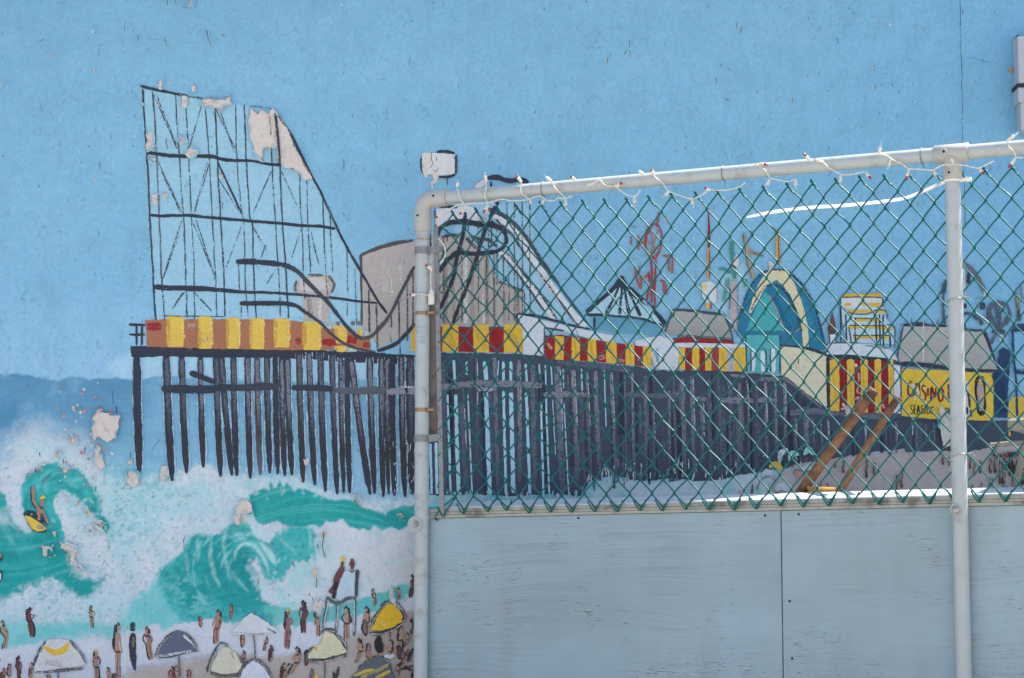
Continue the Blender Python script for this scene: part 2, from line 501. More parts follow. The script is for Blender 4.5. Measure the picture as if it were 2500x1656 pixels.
# sea
sea = pm([(-400, 905), (0, 912), (90, 920), (140, 931), (170, 921), (240, 926), (290, 923), (330, 928), (400, 919), (470, 924), (620, 930), (800, 934), (1080, 945), (1080, 1260), (-400, 1260)], 5, 4)
seac = grad(PY, [(915, (86, 142, 178)), (1000, (98, 154, 188)), (1080, (116, 170, 200)), (1200, (150, 196, 220))])
IMG[:] = IMG * (1 - sea[:, None]) + seac * sea[:, None]
lay(sea * np.clip((PX - 330) / 60, 0, 1) * .5, (136, 188, 218))
lay(pm([(-300, 985), (40, 985), (70, 1030), (20, 1060), (-300, 1090)], 40, 10) * .7, (66, 132, 172))
lay(sea * np.clip((n_str - .54) * 5, 0, 1) * .3, (84, 142, 182)); lay(sea * np.clip((n_md - .58) * 5, 0, 1) * .3, (140, 190, 214))

# surf: everything below the pile feet
surf = pm([(-500, 1150), (0, 1140), (40, 1090), (110, 1080), (190, 1110), (260, 1160), (330, 1175), (440, 1150), (520, 1140), (600, 1165), (700, 1160), (760, 1190), (850, 1210), (960, 1225), (1080, 1205), (1200, 1200), (1300, 1208), (1420, 1208), (1500, 1170), (1640, 1185), (1760, 1175), (1900, 1160), (2000, 1200), (2000, 1800), (-500, 1800)], 26, 12)
lay(surf, FOAM)
lay(surf * np.clip((n_md - .45) * 4, 0, 1) * .55, FOAM2)
lay(surf * np.clip((.50 - n_hi) * 7, 0, 1) * np.clip((n_lo - .40) * 4, 0, 1) * .55, (128, 190, 200))
sp0 = pm(ZG([(880, 950), (1250, 960), (1500, 1050), (1560, 1250), (1400, 1420), (1400, 1568), (1000, 1568), (960, 1300)]), 60, 14)
lay(sp0 * np.clip((.52 - n_hi) * 8, 0, 1) * .7, (105, 185, 196)); lay(sp0 * .25, (150, 212, 216))
lay(pm(ZG([(60, 760), (330, 560), (520, 660), (760, 700), (880, 900), (700, 900), (520, 880), (300, 980), (160, 1120), (60, 1220), (0, 1220), (-200, 1100), (20, 900)]), 60, 18) * .8, (196, 206, 218))
# left barrel wave
barrel = ZG([(190, 1140), (280, 1030), (400, 960), (510, 925), (560, 960), (700, 980), (800, 1090), (870, 1170), (910, 1290), (945, 1420), (1000, 1530), (980, 1600), (900, 1480), (820, 1360), (760, 1290), (660, 1215), (570, 1185), (500, 1245), (505, 1330), (530, 1420), (560, 1500), (600, 1640), (300, 1640), (250, 1470), (205, 1320)])
bm_ = pm(barrel, 5, 6); lay(bm_, TEAL2)
lay(bm_ * np.clip((n_md - .45) * 4, 0, 1) * .7, TEAL); lay(bm_ * np.clip((.5 - n_hi) * 6, 0, 1) * .35, (14, 140, 142))
for q, w_, c_ in (([(560, 1090), (680, 1100), (780, 1060)], 10, TEALP), ([(330, 1200), (370, 1090), (450, 1010)], 9, TEALP), ([(560, 1160), (680, 1180), (800, 1290), (870, 1400)], 14, TEAL), ([(240, 1200), (250, 1330), (300, 1480)], 12, TEAL), ([(430, 1200), (420, 1120), (500, 1040)], 7, TEALP)):
    lay(sm_(ZG(q), w_, 5, 3) * .7, c_)
left = ZH([(-300, -60), (0, -60), (70, -20), (150, 40), (330, 100), (430, 60), (480, -20), (560, -20), (600, 100), (640, 260), (700, 340), (740, 480), (830, 540), (960, 580), (1080, 540), (1000, 640), (900, 720), (820, 745), (730, 690), (640, 610), (540, 560), (430, 570), (300, 650), (150, 690), (60, 740), (0, 770), (-300, 780)])
lm_ = pm(left, 18, 12); lay(lm_, TEAL); lay(lm_ * np.clip((n_md - .5) * 4, 0, 1) * .6, TEAL2); lay(lm_ * np.clip((.48 - n_hi) * 6, 0, 1) * .35, (12, 140, 142))
lf = pm(ZG([(-300, 1215), (0, 1215), (50, 1225), (70, 1330), (130, 1470), (270, 1590), (-300, 1600)]), 8, 6); lay(lf, TEAL); lay(lf * np.clip((n_md - .5) * 4, 0, 1) * .5, TEAL2)
lay(sm_(ZG([(-10, 1380), (30, 1500), (80, 1600), (130, 1690)]), 16, 6, 3) * .55, TEALP)
lay(pm(ZG([(70, 1225), (130, 1180), (190, 1150), (200, 1320), (240, 1450), (300, 1568), (240, 1568), (130, 1470), (80, 1340)]), 7, 5) * .85, FOAM)
# pale wash and the central wave
wash = pm(ZH([(-300, 1010), (0, 1000), (250, 990), (640, 1020), (820, 960), (1000, 1000), (1200, 960), (1330, 800), (1480, 680), (1700, 470), (2250, 470), (2250, 1000), (1900, 1010), (1760, 1070), (1650, 1100), (1600, 1040), (1440, 1090), (1270, 1110), (1100, 1200), (1000, 1150), (900, 1130), (700, 1170), (430, 1190), (240, 1240), (0, 1290), (-300, 1290)]), 22, 10)
lay(wash, (112, 198, 202)); lay(wash * np.clip((n_md - .5) * 5, 0, 1) * .45, (150, 212, 216))
mid = ZI([(-470, 470), (-380, 400), (-230, 280), (-150, 150), (-40, 100), (60, 110), (150, 100), (200, 60), (240, 10), (330, -20), (440, 0), (520, 130), (640, 180), (800, 60), (960, 20), (1100, 50), (1150, 110), (1120, 200), (1140, 320), (1150, 400), (1080, 440), (1040, 400), (930, 380), (880, 420), (820, 560), (740, 660), (600, 640), (540, 560), (500, 480), (470, 380), (400, 420), (470, 560), (540, 680), (620, 800), (760, 850), (700, 960), (690, 1060), (600, 1000), (480, 950), (350, 1000), (200, 1030), (90, 970), (0, 985), (-170, 1010), (-330, 880), (-460, 660)])
mm_ = pm(mid, 9, 7); lay(mm_, TEAL2); lay(mm_ * np.clip((n_md - .42) * 4, 0, 1) * .6, (86, 188, 190))
dk = pm(ZI([(-470, 470), (-300, 400), (-160, 300), (-60, 160), (60, 150), (200, 150), (330, 230), (460, 400), (480, 520), (560, 700), (640, 820), (560, 900), (300, 880), (60, 820), (-60, 960), (-260, 820), (-420, 600)]), 34, 8)
lay(dk * .85, TEAL); lay(dk * np.clip((.5 - n_hi) * 6, 0, 1) * .35, (14, 142, 144))
lay(pm(ZI([(330, 300), (400, 240), (470, 330), (500, 520), (560, 690), (480, 640), (380, 520), (320, 400)]), 30, 6) * .9, (10, 142, 146))
for q, w_, o_ in (([(310, 360), (320, 270), (390, 205), (480, 215), (560, 290), (620, 400), (660, 520)], 9, .75), ([(180, 240), (200, 120), (240, 30)], 9, .6), ([(70, 140), (60, 300), (90, 480), (150, 640)], 9, .55), ([(190, 200), (220, 400), (320, 560), (440, 680)], 8, .45), ([(460, -20), (560, 130), (660, 300), (720, 420)], 20, .8), ([(740, 60), (800, 180), (900, 260), (930, 300)], 8, .35), ([(250, 130), (330, 110), (440, 110), (490, 90)], 9, .5), ([(-90, 130), (-60, 260), (-70, 380)], 8, .4), ([(-190, 300), (-180, 420), (-170, 520)], 8, .4), ([(1060, 30), (1080, 160), (1075, 280)], 7, .4)):
    lay(sm_(ZI(q), w_, 5, 3) * o_, (188, 222, 224))
foam_r = pm(ZI([(480, 370), (530, 350), (560, 420), (600, 520), (700, 600), (830, 540), (880, 400), (960, 370), (1040, 400), (1060, 520), (1080, 330), (1110, 330), (1140, 440), (1250, 260), (1200, 100), (1300, -10), (1500, 40), (1700, 60), (1900, 90), (2160, 60), (2400, 60), (2400, 560), (2150, 600), (1800, 690), (1600, 750), (1380, 790), (1200, 830), (1000, 860), (780, 860), (660, 800), (600, 760), (560, 640), (520, 500)]), 9, 8)
lay(foam_r, (206, 212, 220)); lay(foam_r * np.clip((PX - 880) / 120, 0, 1) * .6, (200, 196, 194))
lay(foam_r * np.clip((820 - PX) / 100, 0, 1) * np.clip((n_md - .44) * 5, 0, 1) * .7, (150, 214, 220))
band = pm(ZI([(620, 830), (900, 880), (1200, 860), (1600, 750), (1800, 690), (2100, 600), (2400, 560), (2400, 740), (2150, 760), (1900, 800), (1700, 900), (1400, 990), (1200, 1010), (1080, 1040), (1000, 980), (950, 1060), (850, 1010), (750, 1040), (690, 1060)]), 8, 7)
lay(band, (104, 190, 190)); lay(band * np.clip((n_md - .5) * 5, 0, 1) * .4, (70, 172, 172))
# wave band behind
back = ZJ([(440, 430), (560, 380), (630, 380), (660, 310), (690, 380), (720, 350), (745, 280), (775, 360), (830, 310), (880, 380), (900, 410), (930, 370), (1060, 410), (1180, 460), (1300, 495), (1450, 490), (1560, 560), (1700, 600), (1800, 640), (1860, 600), (1950, 560), (2095, 550), (2340, 560), (2340, 640), (2100, 660), (2000, 760), (1940, 790), (1830, 770), (1760, 800), (1680, 745), (1640, 800), (1570, 770), (1530, 800), (1450, 770), (1370, 690), (1300, 720), (1200, 700), (1150, 770), (1080, 735), (980, 760), (850, 760), (700, 710), (580, 750), (520, 720), (480, 640), (440, 560)])
bk = pm(back, 5, 4, smooth=False); lay(bk, (26, 158, 158)); lay(bk * np.clip((n_md - .5) * 5, 0, 1) * .4, (60, 174, 172)); lay(bk * np.clip((.47 - n_hi) * 6, 0, 1) * .3, (12, 140, 142))
# foam line with teal dabs below the right-hand piles
for x0, x1, yy in ((1060, 1110, 1228), (1190, 1250, 1225), (1300, 1400, 1225), (1420, 1530, 1205), (1120, 1170, 1222)):
    lay(pm([(x0, yy - 14), ((x0 + x1) / 2, yy - 26), (x1, yy - 12), (x1 + 6, yy + 16), (x0, yy + 16)], 16, 8) * .75, (72, 188, 190))
def arcs(zf, c, r0, r1, a0, a1, n_, mask, cols, wr=(4, 9), op=.4, sq=1.0):
    rg = random.Random(int(c[0] + c[1]))
    for k in range(n_):
        r = rg.uniform(r0, r1); s0 = rg.uniform(a0, a1); s1 = s0 + rg.uniform(.3, .9)
        q = [(c[0] + r * math.cos(s0 + (s1 - s0) * j / 4), c[1] + r * sq * math.sin(s0 + (s1 - s0) * j / 4)) for j in range(5)]
        lay(sm_(zf(q), rg.uniform(*wr), 4, 3) * mask * op, rg.choice(cols))
arcs(ZI, (420, 470), 120, 620, 2.4, 5.2, 46, mm_, [TEAL, TEALP, (8, 132, 138), (150, 214, 216), (8, 138, 142)], op=.5)
lay(mm_ * np.clip((fbm(PX / 9, PY / 9, 51, 3) - .56) * 7, 0, 1) * .45, (8, 128, 134))
lay(pm(ZI([(-430, 560), (-250, 500), (-60, 640), (60, 860), (-60, 960), (-260, 830)]), 60, 14) * np.clip((fbm(PX / 14, PY / 8, 52, 3) - .46) * 7, 0, 1) * .7, (124, 204, 206))
arcs(ZG, (560, 1340), 140, 400, 2.6, 5.9, 30, bm_, [TEAL, TEALP, (8, 132, 138), TEAL2], op=.5)
arcs(ZH, (100, -900), 900, 1700, .9, 1.7, 34, lm_, [TEAL, TEALP, (14, 142, 146), TEAL2], (5, 12), .35)
arcs(ZJ, (1200, 2300), 1500, 1980, -2.2, -.9, 26, bk, [(14, 142, 146), (60, 178, 176), TEAL, (92, 194, 192)], (4, 9), .5)
_rg = random.Random(5)
for k in range(230):
    x = _rg.uniform(0, 1000); y = _rg.uniform(1150, 1580)
    an = _rg.uniform(0, 3.14); L = _rg.uniform(8, 34)
    fm = surf * (1 - mm_) * (1 - bm_) * (1 - lm_) * (1 - bk) * (1 - .8 * wash) * (1 - .8 * band)
    if fm[np.argmin((PX - x) ** 2 + (PY - y) ** 2)] < .6: continue
    lay(sm_([(x, y), (x + L * .5 * math.cos(an) + 3, y + L * .5 * math.sin(an)), (x + L * math.cos(an), y + L * math.sin(an))], _rg.uniform(5, 14), 7, 6) * fm * .45, _rg.choice([(210, 216, 224), (206, 210, 218), (160, 206, 214), (186, 214, 222), (200, 208, 214)]))
# spray thrown off the crests
for k in range(170):
    zf, q = _rg.choice([(ZG, (_rg.uniform(60, 900), _rg.uniform(700, 1000))), (ZJ, (_rg.uniform(430, 1500), _rg.uniform(250, 480))), (ZI, (_rg.uniform(440, 1160), _rg.uniform(330, 820))), (ZG, (_rg.uniform(480, 900), _rg.uniform(1200, 1568)))])
    p = zf([q])[0]
    lay(sm_([p, (p[0] + _rg.uniform(-5, 5), p[1] + _rg.uniform(-5, 5))], _rg.uniform(3, 8), 3, 2, taper=False) * .5, _rg.choice([(210, 216, 222), (186, 216, 220), (150, 210, 214)]))
fm_ = surf * (1 - mm_) * (1 - bm_) * (1 - lm_) * (1 - bk) * (1 - .85 * wash) * (1 - .85 * band)
lay(fm_ * np.clip((fbm(PX / 7, PY / 7, 53, 3) - .60) * 9, 0, 1) * np.clip((fbm(PX / 70, PY / 70, 54, 2) - .50) * 6, 0, 1) * .50, (112, 182, 194))
lay(fm_ * np.clip((fbm(PX / 95, PY / 60, 57, 3) - .44) * 5, 0, 1) * .55, (158, 210, 218))
lay(fm_ * np.clip((fbm(PX / 60, PY / 80, 58, 3) - .54) * 6, 0, 1) * .6, (210, 216, 224))
lay(fm_ * np.clip((fbm(PX / 5, PY / 5, 55, 2) - .70) * 9, 0, 1) * np.clip((700 - PX) / 300, 0, 1) * .5, (96, 108, 118))
lay(fm_ * np.clip((fbm(PX / 22, PY / 12, 56, 3) - .55) * 5, 0, 1) * .28, (214, 219, 225))
# shore foam and sand at the bottom
shore = pm(ZH([(-300, 1290), (0, 1280), (240, 1240), (430, 1200), (700, 1180), (800, 1190), (930, 1130), (1020, 1170), (1100, 1210), (1270, 1120), (1440, 1100), (1520, 1030), (1600, 1000), (1650, 1110), (1760, 1030), (1900, 1000), (2080, 980), (2200, 960), (2440, 1040), (2560, 970), (2740, 1060), (3000, 1080), (3150, 1000), (3260, 1060), (3350, 1040), (3450, 960), (3600, 960), (3800, 900), (4100, 770), (4400, 740), (4400, 1800), (-300, 1800)]), 7, 7)
lay(shore, (204, 210, 220)); lay(shore * np.clip((PY - 1590) / 50, 0, 1) * .5, (184, 194, 210))
sandm = pm(ZH([(1180, 1800), (1300, 1500), (1400, 1450), (1700, 1420), (2250, 1330), (2700, 1340), (3100, 1320), (3300, 1220), (3600, 1120), (3900, 1000), (4300, 840), (4500, 840), (4500, 1800)]), 14, 8)
lay(sandm, SAND); lay(sandm * np.clip((n_md - .5) * 4, 0, 1) * .4, (196, 188, 184)); lay(sandm * np.clip((PX - 870) / 100, 0, 1) * .4, (150, 138, 130))
lay(pm(ZH([(1300, 1450), (1700, 1400), (2250, 1310), (2250, 1350), (1700, 1440), (1300, 1500)]), 10, 5) * .6, (170, 180, 196))
# beach painted behind the wire mesh
rs = pm(ZF([(380, 850), (520, 780), (700, 760), (800, 730), (900, 720), (1100, 700), (1250, 680), (1370, 660), (1420, 690), (1700, 680), (1760, 640), (1900, 690), (2100, 650), (2367, 600), (3200, 600), (3200, 1300), (200, 1300), (200, 1090), (300, 900)]), 5, 4)
lay(rs, (180, 168, 168)); lay(rs * np.clip((n_md - .5) * 4, 0, 1) * .35, (190, 178, 176)); lay(rs * np.clip((1990 - PX) / 90, 0, 1) * .6, (200, 196, 196))
lay(pm(ZM([(0, 1240), (120, 1230), (250, 1230), (420, 1230), (520, 1190), (640, 1170), (760, 1130), (880, 1110), (1000, 1150), (900, 1300), (900, 1500), (0, 1500)]), 9, 8) * .9, (198, 212, 222))
lay(pm(ZM([(440, 1330), (560, 1200), (600, 1260), (520, 1400)]), 12, 5) * .6, TEALP); lay(pm(ZM([(760, 1290), (830, 1250), (860, 1400), (700, 1400)]), 12, 5) * .6, TEALP)

k_ = 1 + (n_hi - .5) * .12 + (n_str - .5) * .02
IMG *= k_[:, None]
vv = np.zeros((len(X), 3)); vv[:, 0] = X; vv[:, 2] = Z
vv[:, 1] = (fbm(PX / 30, PY / 30, 31) - .5) * .0012
ii = np.arange(NX * NZ).reshape(NZ, NX)
quads = np.stack([ii[:-1, :-1], ii[:-1, 1:], ii[1:, 1:], ii[1:, :-1]], -1).reshape(-1, 4)
me = bpy.data.meshes.new('stucco_face')
me.vertices.add(len(vv)); me.vertices.foreach_set('co', vv.ravel())
me.loops.add(quads.size); me.loops.foreach_set('vertex_index', quads.ravel())
me.polygons.add(len(quads)); me.polygons.foreach_set('loop_start', np.arange(0, quads.size, 4)); me.polygons.foreach_set('loop_total', np.full(len(quads), 4))
me.polygons.foreach_set('use_smooth', np.ones(len(quads), bool))
me.update()
ca = me.color_attributes.new('Col', 'FLOAT_COLOR', 'POINT')
ca.data.foreach_set('color', np.concatenate([np.clip(IMG, 0, 1), np.ones((len(IMG), 1))], 1).ravel().astype(np.float32))
me.materials.append(M_WALL)
link(bpy.data.objects.new('stucco_face', me), wall)
# ------------------------------------------------------------------ brushwork: every painted motif is a film of paint on the wall
LAYER = [0.0008]
class Motif:
    def __init__(self, name, parent=None, label=None, kind=None):
        self.name = name; self.parent = parent or wall; self.v = []; self.f = []; self.c = []; self.d = []; self.b = []
        self.label = label; self.kind = kind
    def _y(self):
        LAYER[0] += 0.00001
        return -LAYER[0]
    def _pt(self, p, y):
        q = aty(p[0], p[1], 0.0)
        return (q.x, y, q.z)
    def F(self, pts, col, jit=1.0, smooth=False, dry=0.0, step=6, col2=None, axis=1):
        P = closed_smooth(pts, step, smooth)
        y = self._y(); b = len(self.v)
        s = random.random() * 50
        Q = [(p[0] + jit * 1.6 * mnoise.noise((p[0] * .13, p[1] * .13, s)) + jit * .5 * (random.random() - .5), p[1] + jit * 1.6 * mnoise.noise((p[1] * .13, p[0] * .13, s + 9)) + jit * .5 * (random.random() - .5)) for p in P]
        tri = tessellate_polygon([[Vector((q[0], q[1], 0)) for q in Q]])
        lo = min(q[axis] for q in Q); hi = max(q[axis] for q in Q)
        for q in Q:
            self.v.append(self._pt(q, y))
            if col2 is None: self.c.append(C(*col))
            else:
                k = (q[axis] - lo) / max(hi - lo, 1e-6)
                self.c.append(tuple(a * (1 - k) + e * k for a, e in zip(C(*col), C(*col2))))
            self.d.append(dry); self.b.append((q[0] * .09, q[1] * .09, s))
        for t3 in tri:
            self.f.append([b + i for i in t3])
        return self
    def S(self, pts, w, col, dry=.12, edge=.5, taper=.35, wob=.14, jit=.8, step=5):
        P = catmull(pts, step); n = len(P)
        if n < 2: return self
        y = self._y(); b = len(self.v); s = random.random() * 90
        ws = w if isinstance(w, (list, tuple)) else [w, w]
        cols = [C(*c) for c in col] if isinstance(col, list) else [C(*col)]
        Lt = sum(np.linalg.norm(P[i + 1] - P[i]) for i in range(n - 1)) + 1e-6
        acc = 0
        for i in range(n):
            if i: acc += np.linalg.norm(P[i] - P[i - 1])
            tt = acc / Lt
            a = P[max(0, i - 1)]; e = P[min(n - 1, i + 1)]
            tv = e - a; tv = tv / (np.linalg.norm(tv) + 1e-9); nv = np.array([-tv[1], tv[0]])
            wi = np.interp(tt, np.linspace(0, 1, len(ws)), ws)
            wi *= 1.1 + wob * 2 * mnoise.noise((acc * .06, s, 0))
            ed = min(acc, Lt - acc)
            wi *= (1 - taper) + taper * min(1, (ed / max(wi, .5)) ** .5) if taper else 1
            off = jit * mnoise.noise((acc * .035, s + 20, 0))
            if len(cols) == 1: cc = cols[0]
            else:
                f_ = tt * (len(cols) - 1); k = min(int(f_), len(cols) - 2); f_ -= k
                cc = tuple(u * (1 - f_) + v_ * f_ for u, v_ in zip(cols[k], cols[k + 1]))
            for kx, dd in ((-.5, edge), (-.3, dry), (.3, dry), (.5, edge)):
                q = P[i] + nv * (wi * kx + off)
                self.v.append(self._pt(q, y)); self.c.append(cc); self.d.append(dd); self.b.append((acc * .022, wi * kx * .42, s))
        for i in range(n - 1):
            for k in range(3):
                self.f.append([b + i * 4 + k, b + i * 4 + k + 1, b + i * 4 + 5 + k, b + i * 4 + 4 + k])
        return self
    def lip(self, e, i0, n_, cen, lift, wid):
        """a curled edge of the surrounding paint film standing off the plaster"""
        y = self._y(); b = len(self.v); m_ = len(e)
        for k in range(n_):
            p = e[(i0 + k) % m_]; d = np.array([p[0] - cen[0], p[1] - cen[1]]); d = d / (np.linalg.norm(d) + 1e-6)
            f = math.sin(math.pi * k / max(1, n_ - 1))
            cc = tuple(IMG[np.argmin(np.abs(PX[::7] - (p[0] + d[0] * 9)) + np.abs(PY[::7] - (p[1] + d[1] * 9))) * 7])
            for off, yy in ((wid * .9, 0), (wid * .2, -lift * .35 * f), (-wid * .55 * f, -lift * f)):
                q = (p[0] + d[0] * off, p[1] + d[1] * off)
                a_ = aty(q[0], q[1], 0.0); self.v.append((a_.x, y + yy, a_.z)); self.c.append(cc); self.d.append(0.0); self.b.append((p[0] * .09, p[1] * .09, off))
        for k in range(n_ - 1):
            for j in range(2): self.f.append([b + k * 3 + j, b + k * 3 + j + 1, b + k * 3 + 4 + j, b + k * 3 + 3 + j])
    def build(self):
        if not self.v: return None
        a = np.array(self.v)
        o0 = np.array([(a[:, 0].min() + a[:, 0].max()) / 2, 0, (a[:, 2].min() + a[:, 2].max()) / 2])
        me = bpy.data.meshes.new(self.name)
        me.from_pydata([tuple(r) for r in (a - o0)], [], self.f)
        ca = me.color_attributes.new('Col', 'FLOAT_COLOR', 'POINT')
        ca.data.foreach_set('color', np.concatenate([np.clip(np.array(self.c), 0, 1), np.ones((len(self.c), 1))], 1).ravel().astype(np.float32))
        da = me.attributes.new('dry', 'FLOAT', 'POINT'); da.data.foreach_set('value', np.array(self.d, np.float32))
        ba = me.attributes.new('brush', 'FLOAT_VECTOR', 'POINT'); ba.data.foreach_set('vector', np.array(self.b, np.float32).ravel())
        me.materials.append(M_PAINT); me.update()
        o = bpy.data.objects.new(self.name, me)
        base = Vector((0, 0, 0)); p_ = self.parent
        while p_ is not None: base += p_.location; p_ = p_.parent
        o.location = Vector(o0) - base
        link(o, self.parent)
        tag(o, self.label, None, None, self.kind)
        return o

INK = (48, 55, 70); INK2 = (68, 74, 86); GREY = (112, 116, 130); YEL = (220, 184, 68); RED = (150, 34, 42); BROWN = (164, 110, 84); WHT = (212, 216, 222); LBL = (166, 211, 231)

def SS(M, Zf, L, w, col=INK, **k):
    for q in L: M.S(Zf(q), w, col, **k)

# --- grey tank tower behind the coaster
M = Motif('painted_grey_tower')
M.F(ZC([(168, 800), (240, 765), (380, 722), (530, 698), (700, 655), (900, 655), (1000, 770), (1110, 960), (1285, 1040), (1285, 1270), (700, 1280), (530, 1275), (440, 1350), (300, 1430), (185, 1290)]), (180, 174, 172), .8, col2=(172, 166, 163))
for x, c, w in ((745, (152, 144, 138), 16), (800, (160, 152, 146), 10), (930, (160, 153, 148), 12), (1030, (156, 148, 142), 14), (1080, (150, 142, 136), 8), (1240, (150, 146, 145), 14), (1150, (158, 152, 150), 10)):
    M.S(ZC([(x, 1040 if x > 1100 else 780), (x + 4, 1270)]), w / 1.4, c, dry=.3)
M.S(ZC([(890, 800), (885, 1000), (890, 1260)]), 11, (205, 206, 208), dry=.3); M.S(ZC([(1010, 1050), (1012, 1260)]), 7, (200, 200, 202), dry=.3)
M.S(ZC([(300, 830), (340, 900), (330, 1050)]), 26, (186, 180, 178), dry=.3, edge=.55)
M.S(ZC([(440, 860), (445, 1000)]), 5, (212, 208, 206), dry=.5); M.S(ZC([(380, 950), (385, 1080)]), 5, (206, 202, 200), dry=.5)
M.S(ZC([(640, 690), (645, 900)]), 8, (205, 205, 205), dry=.5)
M.S(ZC([(178, 1275), (176, 1050), (172, 830), (168, 800), (200, 778), (300, 742), (400, 715), (530, 692)]), [5, 5, 6, 10, 7], (84, 80, 80), dry=.15)
M.S(ZC([(1110, 975), (1190, 1005), (1285, 1040)]), 6, INK2, dry=.45)
M.build()
M = Motif('painted_small_kiosk')
M.F(ZB([(880, 1100), (960, 1075), (1060, 1070), (1085, 1130), (1060, 1170), (1050, 1310), (920, 1310), (910, 1180), (870, 1150)]), (176, 172, 168), 1.4)
M.F(ZB([(900, 1090), (1020, 1082), (1060, 1140), (960, 1160), (890, 1150)]), (192, 192, 192), 1.2)
SS(M, ZB, [[(880, 1100), (870, 1140), (880, 1160)], [(940, 1072), (1020, 1070)], [(1050, 1075), (1080, 1120), (1065, 1165)]], 7, (98, 92, 90), dry=.35)
M.S(ZB([(945, 1190), (955, 1300)]), 12, (140, 132, 126), dry=.45); M.S(ZB([(1000, 1200), (1005, 1310)]), 8, (200, 200, 200), dry=.4)
for x in (1100, 1180, 1215): M.S(ZB([(x - 12, 1325), (x + 10, 1330)]), 11, (112, 108, 108), dry=.2)
M.build()

# --- roller coaster
M = Motif('painted_roller_coaster', label='tall black lattice roller coaster painted on the wall')
V = [[(62, 80), (75, 300), (85, 430), (100, 750), (118, 1080), (130, 1290), (140, 1440)], [(115, 95), (130, 300), (140, 520), (150, 760), (165, 1120), (178, 1300), (185, 1430)],
     [(235, 112), (250, 350), (265, 560), (280, 800), (292, 1120), (298, 1300)], [(290, 170), (305, 420), (320, 740), (335, 1000), (335, 1130), (340, 1430)],
     [(395, 190), (415, 440), (430, 740), (450, 1110), (455, 1290)], [(447, 185), (460, 480), (475, 760), (490, 1000), (500, 1290)],
     [(555, 165), (562, 440), (590, 740), (600, 800), (610, 1150), (625, 1300)], [(603, 165), (612, 450), (630, 740), (645, 800), (650, 1000), (665, 1300)],
     [(740, 235), (750, 500), (765, 780), (780, 1000), (790, 1160), (792, 1290)], [(772, 225), (790, 480), (805, 800), (820, 1000), (830, 1180), (838, 1300)],
     [(895, 530), (900, 720), (910, 830), (915, 1050), (925, 1200)], [(933, 560), (940, 800), (955, 1060)], [(1022, 660), (1025, 850), (1035, 1050), (1045, 1180)],
     [(1055, 750), (1065, 900), (1070, 1060)], [(1262, 1150), (1265, 1400)], [(1303, 1230), (1308, 1470)], [(570, 1010), (578, 1150)], [(583, 1235), (587, 1300)], [(1422, 1220), (1430, 1490)]]
thick = {0: 5.4, 1: 4.6, 2: 4.2, 9: 4.6, 7: 4.2, 5: 4.2}
for i, q in enumerate(V):
    M.S(ZB(q), thick.get(i, 3.4) * .86, [INK, INK2, INK] if i not in (1, 2, 6) else [INK2, (96, 104, 112), INK], dry=.30 if i in (0, 9, 7, 5) else .42, edge=.68, taper=.2, wob=.2, jit=1.6)
SS(M, ZB, [[(1147, 940), (1150, 1100), (1150, 1290)], [(1190, 1030), (1195, 1200), (1200, 1340)], [(1365, 1290), (1385, 1440)]], 2.8, INK2, dry=.55, edge=.7)
for a_, e_ in (((115, 100), (245, 400)), ((135, 110), (240, 380)), ((375, 170), (305, 410)), ((470, 190), (550, 420)), ((450, 190), (560, 410)), ((145, 470), (270, 740)), ((160, 520), (262, 735)), ((405, 470), (335, 740)), ((415, 480), (340, 735)), ((465, 560), (580, 740)), ((745, 520), (650, 740)), ((800, 520), (880, 700)), ((270, 780), (165, 1100)), ((255, 860), (170, 1090)), ((325, 780), (440, 1070)), ((345, 780), (450, 1090)), ((590, 800), (505, 1030)), ((640, 800), (720, 940)), ((715, 910), (690, 980)), ((900, 830), (850, 990)), ((955, 840), (1000, 1020)), ((285, 1160), (220, 1250)), ((340, 1165), (430, 1265)), ((345, 1175), (420, 1255)), ((770, 1040), (720, 1120)), ((275, 1165), (232, 1230))):
    M.S(ZB([a_, e_]), 2.8, INK2, dry=.5, edge=.72, taper=.3)
M.S(ZB([(460, 470), (590, 750)]), 4.2, INK, dry=.25)
M.S(ZB([(52, 66), (110, 80), (160, 92), (240, 108), (300, 118)]), [8, 7, 5], INK, dry=.12); M.S(ZB([(290, 116), (380, 132)]), 4, INK, dry=.5); M.S(ZB([(540, 155), (760, 190)]), 3, INK2, dry=.72, edge=.85)
M.S(ZB([(85, 420), (150, 428), (240, 438), (420, 440), (480, 455), (560, 462), (640, 465), (720, 480), (800, 487)]), [8, 9, 8, 8, 5, 8], INK, dry=.14); M.S(ZB([(790, 487), (850, 500), (905, 520)]), 4, INK2, dry=.58)
M.S(ZB([(100, 752), (160, 757), (300, 755), (420, 765), (520, 775), (640, 785), (780, 795), (900, 808), (1000, 812), (1085, 825)]), 7, INK, dry=.12)
M.S(ZB([(120, 1132), (200, 1140), (280, 1140), (440, 1148), (600, 1162), (700, 1163), (850, 1172), (1000, 1185), (1100, 1195), (1200, 1210), (1310, 1220)]), [12, 12, 7, 6, 6, 5], INK, dry=.18)
M.S(ZB([(770, 215), (850, 320), (900, 420), (960, 540), (1020, 655), (1080, 790), (1140, 910), (1220, 1050), (1300, 1190), (1360, 1275)]), [4, 4, 6, 6, 6], INK, dry=.18)
M.S(ZB([(150, 1288), (300, 1290), (500, 1292)]), 2.5, INK2, dry=.5)
M.build()

